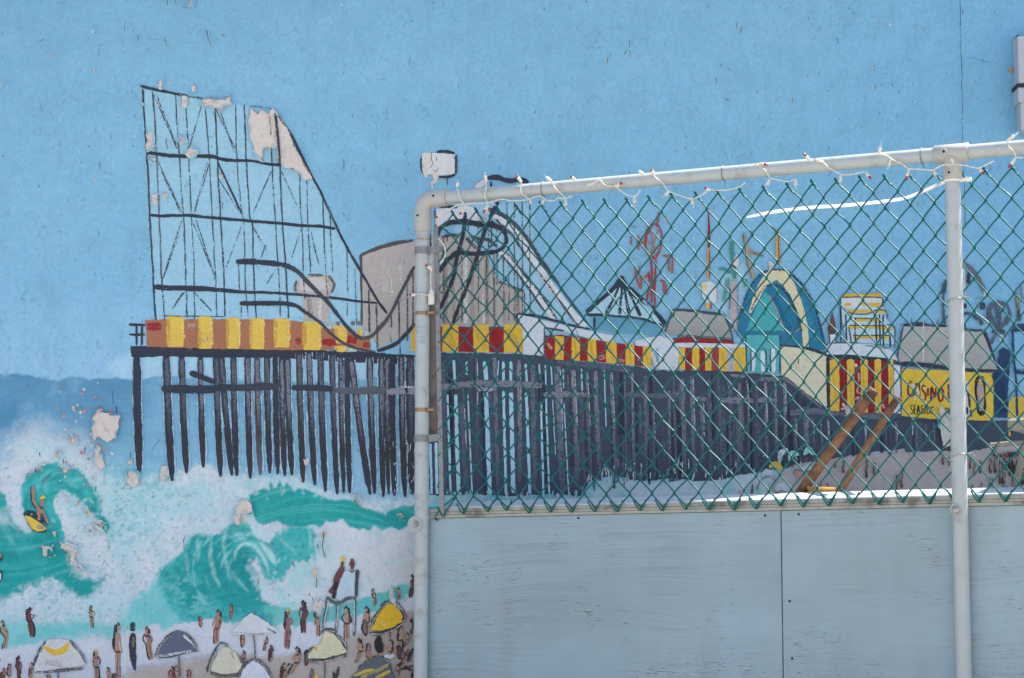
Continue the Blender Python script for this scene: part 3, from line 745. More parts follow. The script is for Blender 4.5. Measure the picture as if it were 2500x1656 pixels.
# --- striped railing of the pier
P0 = Motif('painted_striped_railing', label='row of yellow and brown-red painted stripes along the pier')
P0.F(ZB([(75, 1310), (400, 1305), (800, 1308), (1010, 1330), (1270, 1385), (1272, 1468), (800, 1470), (400, 1462), (85, 1452)]), BROWN, 1.2)
P0.S(ZB([(85, 1345), (160, 1345)]), 20, RED, dry=.42); P0.S(ZB([(875, 1410), (905, 1430)]), 18, RED, dry=.5)
P0.S(ZB([(300, 1335), (340, 1350)]), 16, (170, 150, 140), dry=.5)
for a_, w in (([(1010, 1330), (1090, 1340)], 20), ([(1190, 1370), (1270, 1390)], 16), ([(1080, 1460), (1200, 1470)], 12)): P0.S(ZB(a_), w, (178, 196, 190), dry=.35)
P0.S(ZB([(1010, 1425), (1095, 1435)]), 16, RED, dry=.3); P0.S(ZB([(1150, 1410), (1200, 1420)]), 22, RED, dry=.3); P0.S(ZB([(1232, 1440), (1270, 1445)]), 14, RED, dry=.4)
for x, y in ((30, 1335), (60, 1335)): P0.S(ZB([(x, y), (x - 2, y + 110)]), 5, INK, dry=.2)
P0.S(ZB([(-12, 1335), (75, 1337)]), 6, INK, dry=.2); P0.S(ZB([(-8, 1386), (75, 1388)]), 6, INK, dry=.2)
railing = P0.build()
for x0, x1, y0, y1 in ((192, 280, 1292, 1452), (358, 432, 1290, 1460), (508, 578, 1298, 1460), (632, 706, 1300, 1462), (760, 842, 1302, 1455), (915, 1008, 1315, 1468), (1085, 1145, 1340, 1432), (1092, 1140, 1445, 1478), (1205, 1230, 1355, 1400)):
    s_ = Motif('painted_stripe', railing)
    s_.F(ZB([(x0, y0 + 4), (x0 + 8, y0), (x1 - 8, y0 + 1), (x1, y0 + 5), (x1 + 2, (y0 + y1) / 2), (x1 - 1, y1 - 3), (x1 - 8, y1 + 1), (x0 + 8, y1 + 2), (x0 + 2, y1 - 2), (x0 - 2, (y0 + y1) / 2)]), (218, 186, 84), 1.1)
    s_.S(ZB([(x0 + 4, y0 + 12), (x0 + 6, y1 - 10)]), (x1 - x0) / 8, (196, 150, 76), dry=.5, edge=.7); s_.S(ZB([(x1 - 6, y0 + 10), (x1 - 5, y1 - 14)]), (x1 - x0) / 8, (226, 198, 110), dry=.5, edge=.7); s_.build()
for x0, x1, c_ in ((512, 545, YEL), (704, 730, RED), (728, 838, YEL), (838, 940, RED), (940, 1047, YEL), (1047, 1148, RED), (1148, 1279, YEL)):
    s_ = Motif('painted_stripe', railing)
    t_ = 1284 if c_ == RED else 1267
    s_.F(ZC([(x0, t_), (x1, t_), (x1 + 2, 1360), (x1, 1455 + (x0 - 700) * .015), (x0, 1452 + (x0 - 700) * .015)]), c_, .9)
    s_.S(ZC([(x0 + 20, 1300), (x1 - 20, 1440)]), (x1 - x0) / 7, tuple(int(v * .93) for v in c_), dry=.5); s_.build()

# --- coaster tracks in front of the railing
M = Motif('painted_coaster_track')
M.S(ZB([(558, 1000), (640, 1000), (740, 1008), (820, 1020), (880, 1050), (940, 1110), (990, 1160), (1050, 1220), (1110, 1300), (1170, 1370), (1220, 1405), (1270, 1400)]), [13, 12, 10, 9, 8, 9], [INK, INK, INK2, INK, INK2], dry=.12)
M.S(ZC([(175, 1362), (240, 1350), (300, 1290), (370, 1200), (450, 1040), (535, 870)]), [8, 9, 7, 8], [(84, 80, 76), INK2], dry=.15)
M.S(ZB([(578, 1222), (700, 1222), (800, 1222), (870, 1232), (930, 1270), (1000, 1320), (1060, 1380), (1110, 1420), (1180, 1455), (1230, 1468), (1300, 1480)]), [11, 11, 9, 7, 7, 4], [INK, INK, INK2, (90, 70, 62)], dry=.14)
M.S(ZC([(285, 1452), (400, 1405), (470, 1345), (540, 1262)]), 9, INK, dry=.18)
SS(M, ZC, [[(378, 1200), (380, 1290)], [(430, 1110), (438, 1450)], [(488, 990), (490, 1380)], [(527, 900), (528, 1290)], [(225, 1030), (232, 1330)], [(278, 1120), (286, 1440)]], 3.4, INK2, dry=.4)
M.build()

# --- loops, slides and sign boxes behind the corner of the fence
M = Motif('painted_looping_ride')
M.F(ZC([(680, 480), (780, 470), (900, 455), (960, 480), (1000, 545), (960, 560), (880, 540), (760, 565), (700, 620), (680, 590)]), WHT, 1)
for q, w in (([(1030, 485), (1130, 545), (1250, 650), (1330, 790), (1420, 935), (1560, 1120), (1700, 1290)], 17), ([(1110, 760), (1200, 835), (1290, 940), (1400, 1095), (1500, 1235)], 14)):
    M.S(ZC(q), w, WHT, dry=.05, edge=.3, taper=.1)
SS(M, ZC, [[(1040, 482), (1100, 500), (1200, 562), (1300, 672), (1380, 792), (1500, 962), (1600, 1102), (1725, 1265)]], [12, 11, 9, 7, 5, 4], INK2, dry=.3)
SS(M, ZC, [[(1090, 545), (1200, 650), (1280, 770), (1380, 905), (1500, 1065), (1660, 1285)], [(1120, 745), (1200, 812), (1300, 942), (1400, 1062), (1510, 1232)], [(1130, 792), (1220, 892), (1310, 1012), (1430, 1182)]], 5, INK2, dry=.42)
for x, y0, y1 in ((1168, 430, 600), (1218, 430, 1250), (1272, 420, 1270), (1325, 450, 1290), (1180, 780, 1250), (1240, 860, 1150), (1290, 1050, 1280), (1100, 600, 1000), (1062, 600, 760), (1042, 590, 760), (972, 590, 1250), (905, 590, 700), (758, 620, 700), (735, 680, 1260), (860, 800, 1250), (1030, 800, 1260), (1080, 850, 1250), (1145, 820, 1200)):
    M.S(ZC([(x, y0), (x + 3, (y0 + y1) / 2), (x + 2, y1)]), 3, INK2, dry=.45, edge=.7)
M.S(ZC([(695, 665), (712, 610), (780, 572), (880, 568), (1000, 585), (1080, 592), (1140, 622), (1166, 672), (1150, 730), (1100, 768), (1000, 782), (900, 782), (830, 778), (770, 822), (720, 885), (708, 915)]), [10, 12, 13, 12, 9, 10, 12, 12, 9], INK, dry=.15)
M.S(ZC([(1110, 430), (1070, 500), (1030, 590), (990, 720), (950, 850), (900, 1000), (860, 1100), (800, 1262)]), 9, INK, dry=.2)
M.S(ZC([(885, 500), (870, 650), (835, 780), (805, 940), (770, 1030), (708, 1165)]), 9, INK, dry=.22)
M.S(ZC([(640, 650), (640, 700), (645, 740)]), 8, INK, dry=.3)
SS(M, ZC, [[(722, 672), (780, 656), (842, 662)], [(920, 660), (960, 680), (1040, 690), (1095, 732)], [(890, 675), (960, 748)]], 7, INK2, dry=.32)
M.S(ZC([(1060, 560), (1110, 600)]), 6, INK, dry=.3); M.S(ZC([(705, 460), (770, 464), (832, 466)]), 7, INK, dry=.3); M.S(ZC([(678, 470), (682, 600)]), 4, INK2, dry=.45)
M.build()
M = Motif('painted_ride_sign')
M.F(ZC([(592, 98), (700, 95), (812, 108), (814, 238), (700, 250), (604, 236), (588, 160)]), (214, 213, 214), 1.2)
M.S(ZC([(690, 92), (740, 84), (812, 96)]), 7, INK, dry=.2); M.S(ZC([(824, 108), (822, 170), (820, 240)]), 6, INK2, dry=.22); M.S(ZC([(700, 257), (760, 260), (816, 246)]), 6, INK, dry=.22); M.S(ZC([(583, 128), (582, 200), (598, 238)]), 3.5, INK, dry=.3)
M.S(ZC([(762, 262), (762, 318)]), 3, INK2, dry=.4)
M.F(ZC([(600, 92), (652, 92), (646, 130), (655, 170), (625, 190), (630, 262), (610, 262), (590, 215), (596, 150)]), (212, 203, 197), 1.6)
M.F(ZC([(664, 212), (672, 202), (684, 222), (698, 200), (702, 258), (690, 298), (664, 306), (664, 336), (656, 338), (646, 300), (668, 280), (660, 246)]), (214, 202, 192), 1.2)
M.S(ZC([(655, 92), (652, 140), (664, 168), (640, 200)]), 2, (120, 104, 96), dry=.2); M.S(ZC([(664, 212), (684, 224), (700, 200)]), 1.8, (110, 96, 88), dry=.2)
M.S(ZC([(686, 120), (692, 150)]), 2, (100, 96, 96), dry=.3)
M.build()
M = Motif('painted_ride_canopy')
M.S(ZC([(1030, 268), (1100, 262), (1150, 278), (1200, 286), (1250, 280), (1290, 285), (1316, 300)]), [7, 12, 12, 10, 13, 9], INK, dry=.1); M.S(ZC([(1062, 290), (1062, 330)]), 5, INK, dry=.2)
M.F(ZC([(1012, 275), (1030, 300), (985, 335), (948, 335), (965, 305)]), (215, 205, 198), 1.4); M.build()

# --- pier deck and piles
LAYER[0] = 0.0012
P0 = Motif('painted_pier', label='dark painted pier deck and beams standing over the sea')
P0.F([(1048, 862), (1140, 862), (1265, 865), (1330, 870), (1375, 880), (1420, 884), (1560, 896), (1600, 905), (1800, 905), (1830, 912), (1910, 918), (1990, 962), (2030, 1000), (2080, 1006), (2200, 1018), (2330, 1022), (2364, 1026), (2440, 1028), (2500, 1022), (2560, 1020), (2560, 1078), (2421, 1092), (2362, 1104), (2303, 1101), (2220, 1104), (2205, 1095), (2170, 1101), (2066, 1113), (2007, 1125), (1954, 1131), (1920, 1142), (1880, 1150), (1830, 1156), (1790, 1163), (1760, 1172), (1700, 1175), (1640, 1168), (1560, 1176), (1500, 1160), (1440, 1176), (1415, 1212), (1340, 1206), (1260, 1212), (1160, 1206), (1080, 1210), (1048, 1210)], (66, 76, 94), 2.2)
P0.F(ZK([(55, 205), (300, 203), (600, 216), (750, 208), (1150, 215), (1400, 232), (1600, 242), (1900, 250), (2050, 265), (2340, 275), (2340, 335), (2000, 338), (1700, 325), (1400, 302), (1000, 292), (600, 292), (300, 280), (130, 292), (65, 290)]), INK, 1.2)
P0.S(ZK([(60, 210), (600, 218), (1200, 214), (1900, 252)]), 5, INK, dry=.4, edge=.75)
pier = P0.build()
GAPS = [(310, 480, 335, 1290, 15), (360, 200, 370, 380, 18), (375, 480, 400, 1290, 25), (465, 210, 465, 320, 14), (475, 480, 510, 1290, 10), (613, 210, 625, 360, 28), (620, 460, 655, 1290, 30), (725, 205, 715, 360, 8), (765, 210, 765, 375, 18), (765, 450, 785, 1290, 18), (825, 210, 825, 370, 22), (825, 465, 845, 1280, 28), (945, 230, 955, 400, 16), (950, 465, 980, 1290, 20), (1055, 230, 1060, 360, 10), (1070, 540, 1090, 1310, 14), (1105, 240, 1110, 400, 10), (1110, 490, 1138, 1310, 12), (1152, 240, 1160, 400, 9), (1165, 520, 1190, 980, 6), (1250, 270, 1255, 430, 8), (1258, 540, 1295, 1290, 8), (1400, 270, 1405, 450, 10), (1585, 280, 1600, 740, 8), (35, 200, 40, 400, 12), (170, 880, 180, 1290, 16), (215, 870, 225, 1290, 20)]
M = Motif('painted_pier_shading', pier)
_r = random.Random(3)
for k in range(150):
    x = _r.uniform(1055, 2300); ya = np.interp(x, [1050, 1400, 1900, 2030, 2300], [870, 890, 925, 1010, 1030]) + _r.uniform(0, 120); yb = min(ya + _r.uniform(60, 300), np.interp(x, [1050, 1400, 1700, 2000, 2300], [1205, 1205, 1168, 1122, 1098]))
    if yb - ya < 30: continue
    M.S([(x, ya), (x + (yb - ya) * .012, (ya + yb) / 2), (x + (yb - ya) * .03, yb)], _r.uniform(3, 9), _r.choice([(42, 50, 68), (48, 56, 74), (84, 92, 110), (98, 106, 122), (74, 84, 104), (66, 66, 76)]), dry=_r.uniform(.25, .5), edge=.65)
M.build()
M = Motif('painted_water_gap')
for a_, b_, c_, d_, w in GAPS: M.S(ZL([(a_, b_), ((a_ + c_) / 2, (b_ + d_) / 2), (c_, d_)]), w / 3.0, LBL, dry=.02, edge=.35, taper=.2)
M.build()
PIL = [('L', q) for q in ((270, 220, 300, 1290, 25), (430, 560, 460, 1280, 40), (545, 180, 548, 1100, 18), (690, 180, 720, 1290, 28), (890, 200, 900, 1200, 30), (1000, 240, 1020, 1270, 38), (1205, 250, 1245, 1280, 50), (1330, 280, 1370, 1200, 35), (1440, 290, 1480, 1190, 25), (1510, 290, 1550, 1180, 30), (1640, 300, 1680, 1170, 26), (1750, 320, 1770, 1180, 15), (1810, 300, 1830, 1180, 20), (1920, 330, 1930, 1180, 28), (1985, 560, 1995, 1150, 20), (2115, 450, 2115, 1110, 18), (2220, 400, 2230, 1100, 14))]
PIL += [('M', q) for q in ((100, 260, 130, 1150, 35), (190, 230, 215, 1160, 35), (290, 480, 300, 1150, 35), (355, 260, 375, 1200, 35), (460, 500, 480, 1170, 22), (550, 270, 565, 1080, 30), (640, 300, 670, 1050, 28), (720, 270, 740, 1050, 20), (800, 270, 840, 1000, 24), (895, 290, 910, 1050, 24), (990, 290, 1005, 1050, 20), (1075, 290, 1090, 900, 26), (1180, 630, 1190, 950, 26), (1290, 640, 1300, 950, 30), (1350, 620, 1360, 940, 20), (1430, 640, 1440, 930, 20), (1490, 640, 1500, 940, 18))]
PIL += [('F', q) for q in ((1220, 440, 1230, 650, 14), (1050, 420, 1060, 700, 20), (1310, 440, 1325, 660, 18), (1440, 440, 1430, 660, 20), (1550, 450, 1560, 650, 14), (1620, 450, 1625, 640, 14))]
ZZ = {'L': (ZL, 3.336), 'M': (ZM, 3.919), 'F': (ZF, 3.381)}
for k, (zz, (a_, b_, c_, d_, w)) in enumerate(PIL):
    zf, s = ZZ[zz]
    M = Motif('painted_pile', pier); g = random.choice([(126, 130, 146), (112, 116, 132), (100, 106, 124), (134, 136, 150)])
    M.S(zf([(a_, b_), ((a_ + c_) / 2, (b_ + d_) / 2), (c_, d_)]), w * 1.05 / s, [g, tuple(int(v * .92) for v in g), (84, 90, 108)], dry=.33, edge=.6, taper=.15, jit=2)
    if random.random() < .4: M.S(zf([(a_ + w * .45, b_ + 20), ((a_ + c_) / 2 + w * .45, (b_ + d_) / 2)]), 1.8, (190, 200, 212), dry=.45)
    M.build()
M = Motif('painted_pier_beam', pier)
BEAM = (128, 132, 148)
for zf, q, w, c_ in ((ZL, [(215, 425), (540, 392), (800, 392), (1080, 405)], 15, BEAM), (ZL, [(560, 440), (680, 436)], 9, (165, 170, 185)), (ZL, [(1090, 480), (1280, 478), (1440, 485)], 13, BEAM), (ZL, [(1760, 480), (2020, 490), (2230, 480)], 12, (96, 102, 120)), (ZL, [(1200, 215), (1500, 245), (1800, 280)], 14, (92, 98, 118)),
                     (ZM, [(0, 400), (100, 412)], 16, (104, 108, 126)), (ZM, [(225, 440), (330, 450)], 11, BEAM), (ZM, [(440, 462), (600, 458), (780, 465)], 14, BEAM), (ZM, [(820, 458), (980, 458)], 11, BEAM), (ZM, [(560, 220), (700, 235)], 8, BEAM), (ZM, [(830, 258), (950, 262), (1060, 256)], 11, (116, 120, 136)),
                     (ZM, [(1055, 250), (1150, 300), (1280, 400), (1430, 525)], 9, (118, 122, 138)), (ZM, [(1130, 585), (1300, 570), (1500, 575), (2038, 625)], 15, (104, 110, 128)), (ZF, [(1200, 385), (1400, 395), (1750, 425)], 13, (76, 84, 104))):
    M.S(zf(q), w, c_, dry=.3, edge=.6)
M.S(ZM([(1075, 215), (1130, 255), (1250, 345), (1430, 515)]), 4, INK, dry=.25)
for x0, x1, y in ((1190, 1215, 380), (1250, 1290, 440), (1320, 1360, 480)): M.F(ZM([(x0, y), (x1, y + 30), (x1, 525), (x0, 525)]), (50, 60, 80), .6)
M.build()
LP_ = [(107, 290, 128, 1165, 55, 0), (330, 290, 375, 1230, 52, 1), (447, 290, 485, 1172, 48, 1), (590, 300, 613, 1128, 42, 2), (710, 290, 745, 1198, 46, 1), (750, 290, 830, 1190, 45, 1), (840, 290, 868, 1192, 45, 1), (948, 290, 970, 1212, 45, 2), (1020, 300, 1047, 1185, 44, 3), (1095, 290, 1118, 1172, 44, 1), (1160, 290, 1180, 1178, 42, 0), (1205, 300, 1232, 1192, 42, 2), (1250, 300, 1285, 1187, 44, 2), (1340, 262, 1372, 1242, 46, 4), (1415, 252, 1460, 1262, 46, 2), (1500, 252, 1540, 1312, 46, 1), (1590, 272, 1630, 1332, 42, 1), (1655, 290, 1680, 1322, 37, 2), (1705, 290, 1725, 1322, 42, 0), (1735, 312, 1880, 1332, 48, 2), (1875, 290, 1915, 1327, 46, 2), (1965, 290, 1980, 1352, 42, 2), (2005, 300, 2020, 1332, 32, 2), (2045, 332, 2065, 1342, 46, 0), (2115, 282, 2145, 1352, 46, 2), (2185, 292, 2200, 1332, 58, 1)]
M = Motif('painted_pile_outline')
for a_, b_, c_, d_, w, k in LP_: M.S(ZK([(a_, b_), ((a_ + c_) / 2 - 4, (b_ + d_) / 2), (c_, d_ - 30)]), w / 3.114 + 4.5, (160, 202, 226), dry=.22, edge=.6, taper=.1)
M.build()
for a_, b_, c_, d_, w, k in LP_:
    M = Motif('painted_pile', pier); w = w / 3.114
    base = INK if k != 4 else (62, 58, 54)
    mid_ = ((a_ + c_) / 2 - 5, (b_ + d_) / 2)
    M.S(ZK([(a_, b_ - 15), mid_, (c_, d_)]), [w] * 9 + [w * .95, w * .85, w * .4], [base, base, (48, 50, 58), base] if k != 3 else [INK2, (74, 68, 60), (70, 64, 56), (96, 98, 108)], dry=.04, edge=.42, taper=.3, wob=.08)
    if k in (1, 2, 3, 4):
        g = (118, 120, 134) if k in (2, 3) else (92, 96, 110)
        M.S(ZK([(a_ + 2, b_ + 10), (a_ * .6 + c_ * .4, b_ * .6 + d_ * .4), (a_ * .35 + c_ * .65, b_ * .35 + d_ * .65)]), [w * .6, w * .62, w * .3], [g, g, base], dry=.36, edge=.6)
    M.build()
M = Motif('painted_pier_beam', pier)
M.S(ZK([(295, 528), (450, 532), (600, 535), (720, 528)]), 19, INK, dry=.03, taper=.5); M.S(ZK([(700, 520), (900, 522), (1050, 512), (1180, 512)]), 16, [INK, (62, 66, 76)], dry=.05)
M.S(ZK([(510, 405), (600, 440), (710, 485)]), [16, 13, 12], INK, dry=.04, taper=.6); M.S(ZK([(1285, 520), (1400, 520), (1600, 530)]), 14, INK, dry=.05)
M.S(ZK([(1620, 540), (1800, 545), (2000, 538)]), 17, (88, 92, 104), dry=.12); M.S(ZK([(2010, 552), (2100, 545), (2240, 545)]), 18, (138, 142, 156), dry=.15); M.S(ZK([(2150, 520), (2165, 560)]), 8, INK, dry=.2); M.S(ZK([(2120, 515), (2230, 515)]), 3, (206, 210, 218), dry=.45)
M.build()
M = Motif('painted_spray', kind='stuff')
for k in range(26):
    x = random.choice([2065, 2080, 2165, 2190, 2210]) + random.uniform(-12, 12); y = random.uniform(900, 1310)
    M.S(ZK([(x, y), (x + random.uniform(-6, 6), y + random.uniform(12, 60))]), random.uniform(1, 2.2), (190, 206, 220), dry=.35)
for k in range(110):
    x = random.uniform(1420, 1960); y = random.uniform(1120, 1190) + (x < 1450) * 20 - max(0, x - 1800) * .2
    M.S([(x, y), (x + random.uniform(-2, 2), y + random.uniform(5, 22))], random.uniform(1.2, 3.2), random.choice([(196, 208, 220), (204, 212, 222), (160, 205, 215)]), dry=.35)
for k in range(60):
    x = random.uniform(1090, 1410); y = random.uniform(1196, 1222)
    M.S([(x, y), (x + random.uniform(-2, 2), y + random.uniform(5, 18))], random.uniform(2, 6), random.choice([(196, 208, 220), (150, 212, 218), (120, 200, 206)]), dry=.35)
M.build()

# --- buildings along the pier
LAYER[0] = 0.0042
M = Motif('painted_white_shed')
M.F(ZC([(1240, 1205), (1250, 1192), (1420, 1240), (1600, 1282), (1740, 1312), (1900, 1345), (1900, 1400), (1740, 1368), (1560, 1312), (1425, 1292), (1425, 1482), (1280, 1472), (1276, 1262), (1242, 1262)]), (204, 214, 224), .8)
M.F(ZD([(560, 1150), (745, 1110), (900, 1165), (1430, 1180), (1435, 1215), (905, 1205), (900, 1385), (750, 1380), (740, 1215), (560, 1190)]), (206, 213, 222), .8)
M.S(ZC([(1242, 1262), (1243, 1200), (1300, 1202), (1400, 1216), (1600, 1270), (1740, 1302)]), [5, 7, 5, 4], INK, dry=.28); M.S(ZC([(1424, 1292), (1424, 1480)]), 3, INK2, dry=.4); M.S(ZC([(1424, 1290), (1480, 1298), (1560, 1312)]), 5, INK2, dry=.35)
M.S(ZD([(690, 1240), (735, 1370)]), 9, (214, 204, 198), dry=.2)
M.build()
P0 = Motif('painted_striped_fairground_wall', label='receding red and yellow striped boards painted on the pier')
P0.F(ZL([(1104, 0), (1240, -5), (1520, 36), (1760, 72), (1965, 95), (1965, 258), (1700, 228), (1400, 204), (1240, 200), (1104, 188)]), RED, .8)
P0.F(ZD([(860, 1132), (1000, 1120), (1340, 1148), (1345, 1178), (1000, 1165), (870, 1172)]), RED, .8)
sw = P0.build()
def stripe(x0, x1, t0, t1, b0, b1, c_, zf):
    s_ = Motif('painted_stripe', sw); s_.F(zf([(x0, t0), (x1, t1), (x1 + 2, (t1 + b1) / 2), (x1, b1), (x0, b0), (x0 - 1, (t0 + b0) / 2)]), c_, .8)
    s_.S(zf([(x0 + (x1 - x0) * .3, t0 + 20), (x1 - (x1 - x0) * .3, b1 - 15)]), (x1 - x0) / 14, tuple(int(v * .92) for v in c_), dry=.5); s_.build()
for x0, x1 in ((1185, 1255), (1320, 1385), (1450, 1520), (1600, 1685), (1760, 1830), (1900, 1965)):
    f_ = lambda x: np.interp(x, [1104, 1520, 1965], [-5, 30, 92]); g_ = lambda x: np.interp(x, [1104, 1400, 1700, 1965], [188, 202, 226, 258])
    stripe(x0, x1, f_(x0), f_(x1), g_(x0) + 3, g_(x1) + 3, YEL, ZL)
for x0, x1, c_ in ((905, 955, YEL), (955, 1012, RED), (1012, 1068, YEL), (1068, 1115, RED), (1115, 1165, YEL), (1165, 1225, (160, 66, 70)), (1225, 1290, YEL), (1290, 1345, (178, 176, 186)), (1345, 1437, YEL)):
    stripe(x0, x1, 1208, 1205, 1378 + (x0 - 905) * .04, 1380 + (x1 - 905) * .04, c_, ZD)
M = Motif('painted_worn_patch', sw)
for q, w in (([(1540, 185), (1590, 170)], 12), ([(1690, 200), (1750, 210)], 10), ([(1850, 190), (1890, 200)], 10), ([(1120, 60), (1160, 110)], 7)): M.S(ZL(q), w, (186, 150, 150), dry=.5)
M.build()
M = Motif('painted_carousel_roof', label='pointed black and pale blue carousel roof painted behind the mesh')
M.F(ZD([(240, 955), (440, 968), (752, 1000), (756, 1112), (600, 1100), (440, 1092), (240, 1058)]), (92, 152, 182), .8, col2=(104, 162, 192))
M.F(ZD([(455, 632), (480, 680), (560, 765), (700, 890), (795, 1010), (782, 1030), (700, 1002), (600, 968), (440, 955), (280, 948), (180, 950), (170, 922), (230, 880), (330, 780), (420, 692)]), (168, 206, 222), .8)
SS(M, ZD, [[(440, 680), (400, 780), (325, 935)], [(452, 700), (445, 820), (430, 940)], [(468, 720), (490, 850), (515, 955)], [(480, 720), (540, 830), (600, 955)]], [5, 6, 10], INK, dry=.3)
M.S(ZD([(168, 925), (300, 812), (400, 718), (455, 640)]), [11, 9, 12], INK, dry=.15); M.S(ZD([(450, 640), (470, 700), (560, 785), (700, 905), (795, 1020)]), [10, 14, 13, 9, 12], INK, dry=.15)
M.F(ZD([(455, 628), (415, 700), (450, 740), (520, 745)]), INK, 1); M.S(ZD([(172, 945), (300, 945), (450, 958), (600, 975), (700, 1005), (788, 1034)]), [8, 5, 5, 6, 5], INK, dry=.32); M.S(ZD([(232, 965), (232, 1060)]), 5, INK, dry=.2)
M.S(ZD([(620, 830), (700, 950)]), 12, (140, 192, 212), dry=.4); M.build()
M = Motif('painted_grey_hall')
M.F(ZD([(860, 905), (1000, 915), (1270, 942), (1335, 1140), (1180, 1128), (1000, 1110), (790, 1100), (850, 925)]), (170, 172, 170), .9, col2=(150, 150, 150))
M.S(ZD([(860, 905), (1000, 912), (1150, 932), (1270, 945)]), 6, INK2, dry=.35); M.S(ZD([(855, 910), (820, 1010), (790, 1095)]), 4, INK2, dry=.4); M.S(ZD([(1270, 945), (1310, 1050), (1340, 1142)]), 5, INK2, dry=.35); M.S(ZD([(900, 1110), (1100, 1122), (1335, 1142)]), 6, INK2, dry=.55)
M.F(ZD([(1312, 675), (1365, 670), (1368, 1075), (1335, 1075), (1310, 1000)]), (180, 166, 170), .9); M.S(ZD([(1312, 730), (1312, 900)]), 3, INK2, dry=.45); M.S(ZD([(1375, 700), (1370, 1070)]), 3, (120, 120, 130), dry=.55)
M.build()
M = Motif('painted_arch_building', label='blue arched entrance hall with a cream arch painted behind the mesh')
BL = (36, 120, 156)
M.F(ZD([(1375, 1115), (1380, 1020), (1420, 850), (1480, 710), (1570, 615), (1700, 580), (1800, 615), (1900, 725), (1990, 885), (2040, 1035), (2072, 1215), (1940, 1205), (1720, 1195), (1500, 1150)]), BL, 1, smooth=True)
M.S(ZD([(1850, 800), (1930, 950), (1980, 1150)]), 18, (50, 136, 172), dry=.45); M.S(ZD([(1660, 800), (1750, 1000), (1800, 1060)]), 14, (26, 104, 140), dry=.4)
M.S(ZD([(1470, 930), (1530, 790), (1580, 695), (1640, 640), (1700, 628), (1755, 665), (1805, 745), (1855, 855), (1893, 965), (1912, 1085), (1916, 1200)]), [7, 13, 17, 26, 24, 20, 15, 14, 14, 14], (216, 207, 168), dry=.04, edge=.35, taper=.1)
M.S(ZD([(1590, 715), (1650, 705), (1720, 725), (1780, 800), (1840, 930), (1885, 1080)]), 5, INK, dry=.35); M.S(ZD([(1480, 910), (1540, 790), (1600, 710)]), 4, INK2, dry=.45)
M.S(ZD([(1375, 1000), (1420, 850), (1490, 700), (1560, 612)]), 5, INK, dry=.5, edge=.75); M.S(ZD([(1740, 585), (1830, 640), (1930, 770), (2010, 940), (2065, 1200)]), 6, INK, dry=.45, edge=.75); M.S(ZD([(1580, 605), (1650, 585), (1740, 590)]), 5, INK2, dry=.5)
M.F(ZD([(1592, 760), (1650, 835), (1742, 1072), (1440, 1072), (1520, 890)]), (72, 170, 176), 1); M.S(ZD([(1620, 790), (1680, 900), (1745, 1075)]), 5, (150, 150, 150), dry=.4); M.S(ZD([(1585, 920), (1590, 950)]), 5, (40, 122, 140), dry=.2)
M.F(ZD([(1440, 1100), (1705, 1100), (1706, 1412), (1560, 1408), (1448, 1396)]), (86, 176, 182), .8); M.F(ZD([(1418, 1072), (1712, 1072), (1712, 1108), (1425, 1106)]), (42, 122, 152), .8)
M.S(ZD([(1720, 1075), (1800, 1090), (1880, 1050)]), 4, (150, 150, 160), dry=.5)
SS(M, ZD, [[(1495, 1215), (1498, 1395)], [(1572, 1235), (1575, 1400)], [(1655, 1215), (1660, 1405)]], 10, (206, 218, 230), dry=.05)
SS(M, ZD, [[(1478, 1215), (1480, 1395)], [(1552, 1225), (1575, 1212), (1600, 1240), (1602, 1400)], [(1635, 1215), (1636, 1400)], [(1440, 1105), (1446, 1400)], [(1710, 1105), (1712, 1410)]], 3.5, INK2, dry=.35)
M.S(ZD([(1620, 520), (1650, 560), (1625, 610)]), 9, (205, 196, 190), dry=.3)
M.build()
M = Motif('painted_cream_building')
M.F([(1905, 846), (1962, 851), (2018, 869), (2021, 992), (2006, 990), (1959, 953), (1921, 922), (1907, 915)], (214, 209, 182), .9)
M.S(ZD([(1710, 1188), (1800, 1195), (1900, 1208), (2000, 1235), (2090, 1265)]), [4, 5, 7, 9], INK, dry=.25); M.S([(2019, 872), (2021, 990)], 6, INK, dry=.3); M.S(ZD([(1860, 1290), (1855, 1340)]), 2.5, (90, 84, 76), dry=.3); M.build()

# rides on the skyline
M = Motif('painted_red_wheel_ride')
RR = (156, 58, 54)
M.S(ZD([(700, 215), (660, 270), (640, 360), (650, 440), (700, 495), (750, 440), (768, 340), (755, 260), (715, 212)]), [9, 9, 6, 5, 8, 4.5, 4.5, 4.5, 8], RR, dry=.2)
SS(M, ZD, [[(680, 240), (700, 380), (720, 490)], [(650, 350), (710, 400), (760, 430)], [(740, 260), (700, 400), (670, 480)]], 3.4, (162, 116, 104), dry=.28)
SS(M, ZD, [[(735, 220), (745, 120)], [(580, 310), (582, 430)], [(585, 370), (640, 365)], [(525, 320), (527, 390)], [(770, 470), (850, 480)], [(820, 490), (830, 600)], [(852, 480), (855, 615)], [(560, 570), (570, 660), (600, 740)], [(580, 560), (600, 650), (605, 740)], [(610, 665), (660, 620)], [(750, 670), (800, 680)], [(780, 680), (790, 780)], [(800, 690), (808, 790)]], 5, (160, 90, 78), dry=.22)
SS(M, ZD, [[(680, 500), (690, 620), (685, 850)], [(725, 500), (715, 650), (712, 890)], [(660, 600), (690, 760)], [(725, 620), (690, 780)], [(665, 720), (650, 830)]], 4.6, RR, dry=.22)
M.S(ZD([(530, 245), (565, 245)]), 6, (150, 130, 130), dry=.4); M.S(ZD([(595, 350), (600, 385)]), 8, RR, dry=.3); M.S(ZD([(790, 160), (795, 210)]), 5, (205, 190, 186), dry=.5); M.build()
M = Motif('painted_red_pole')
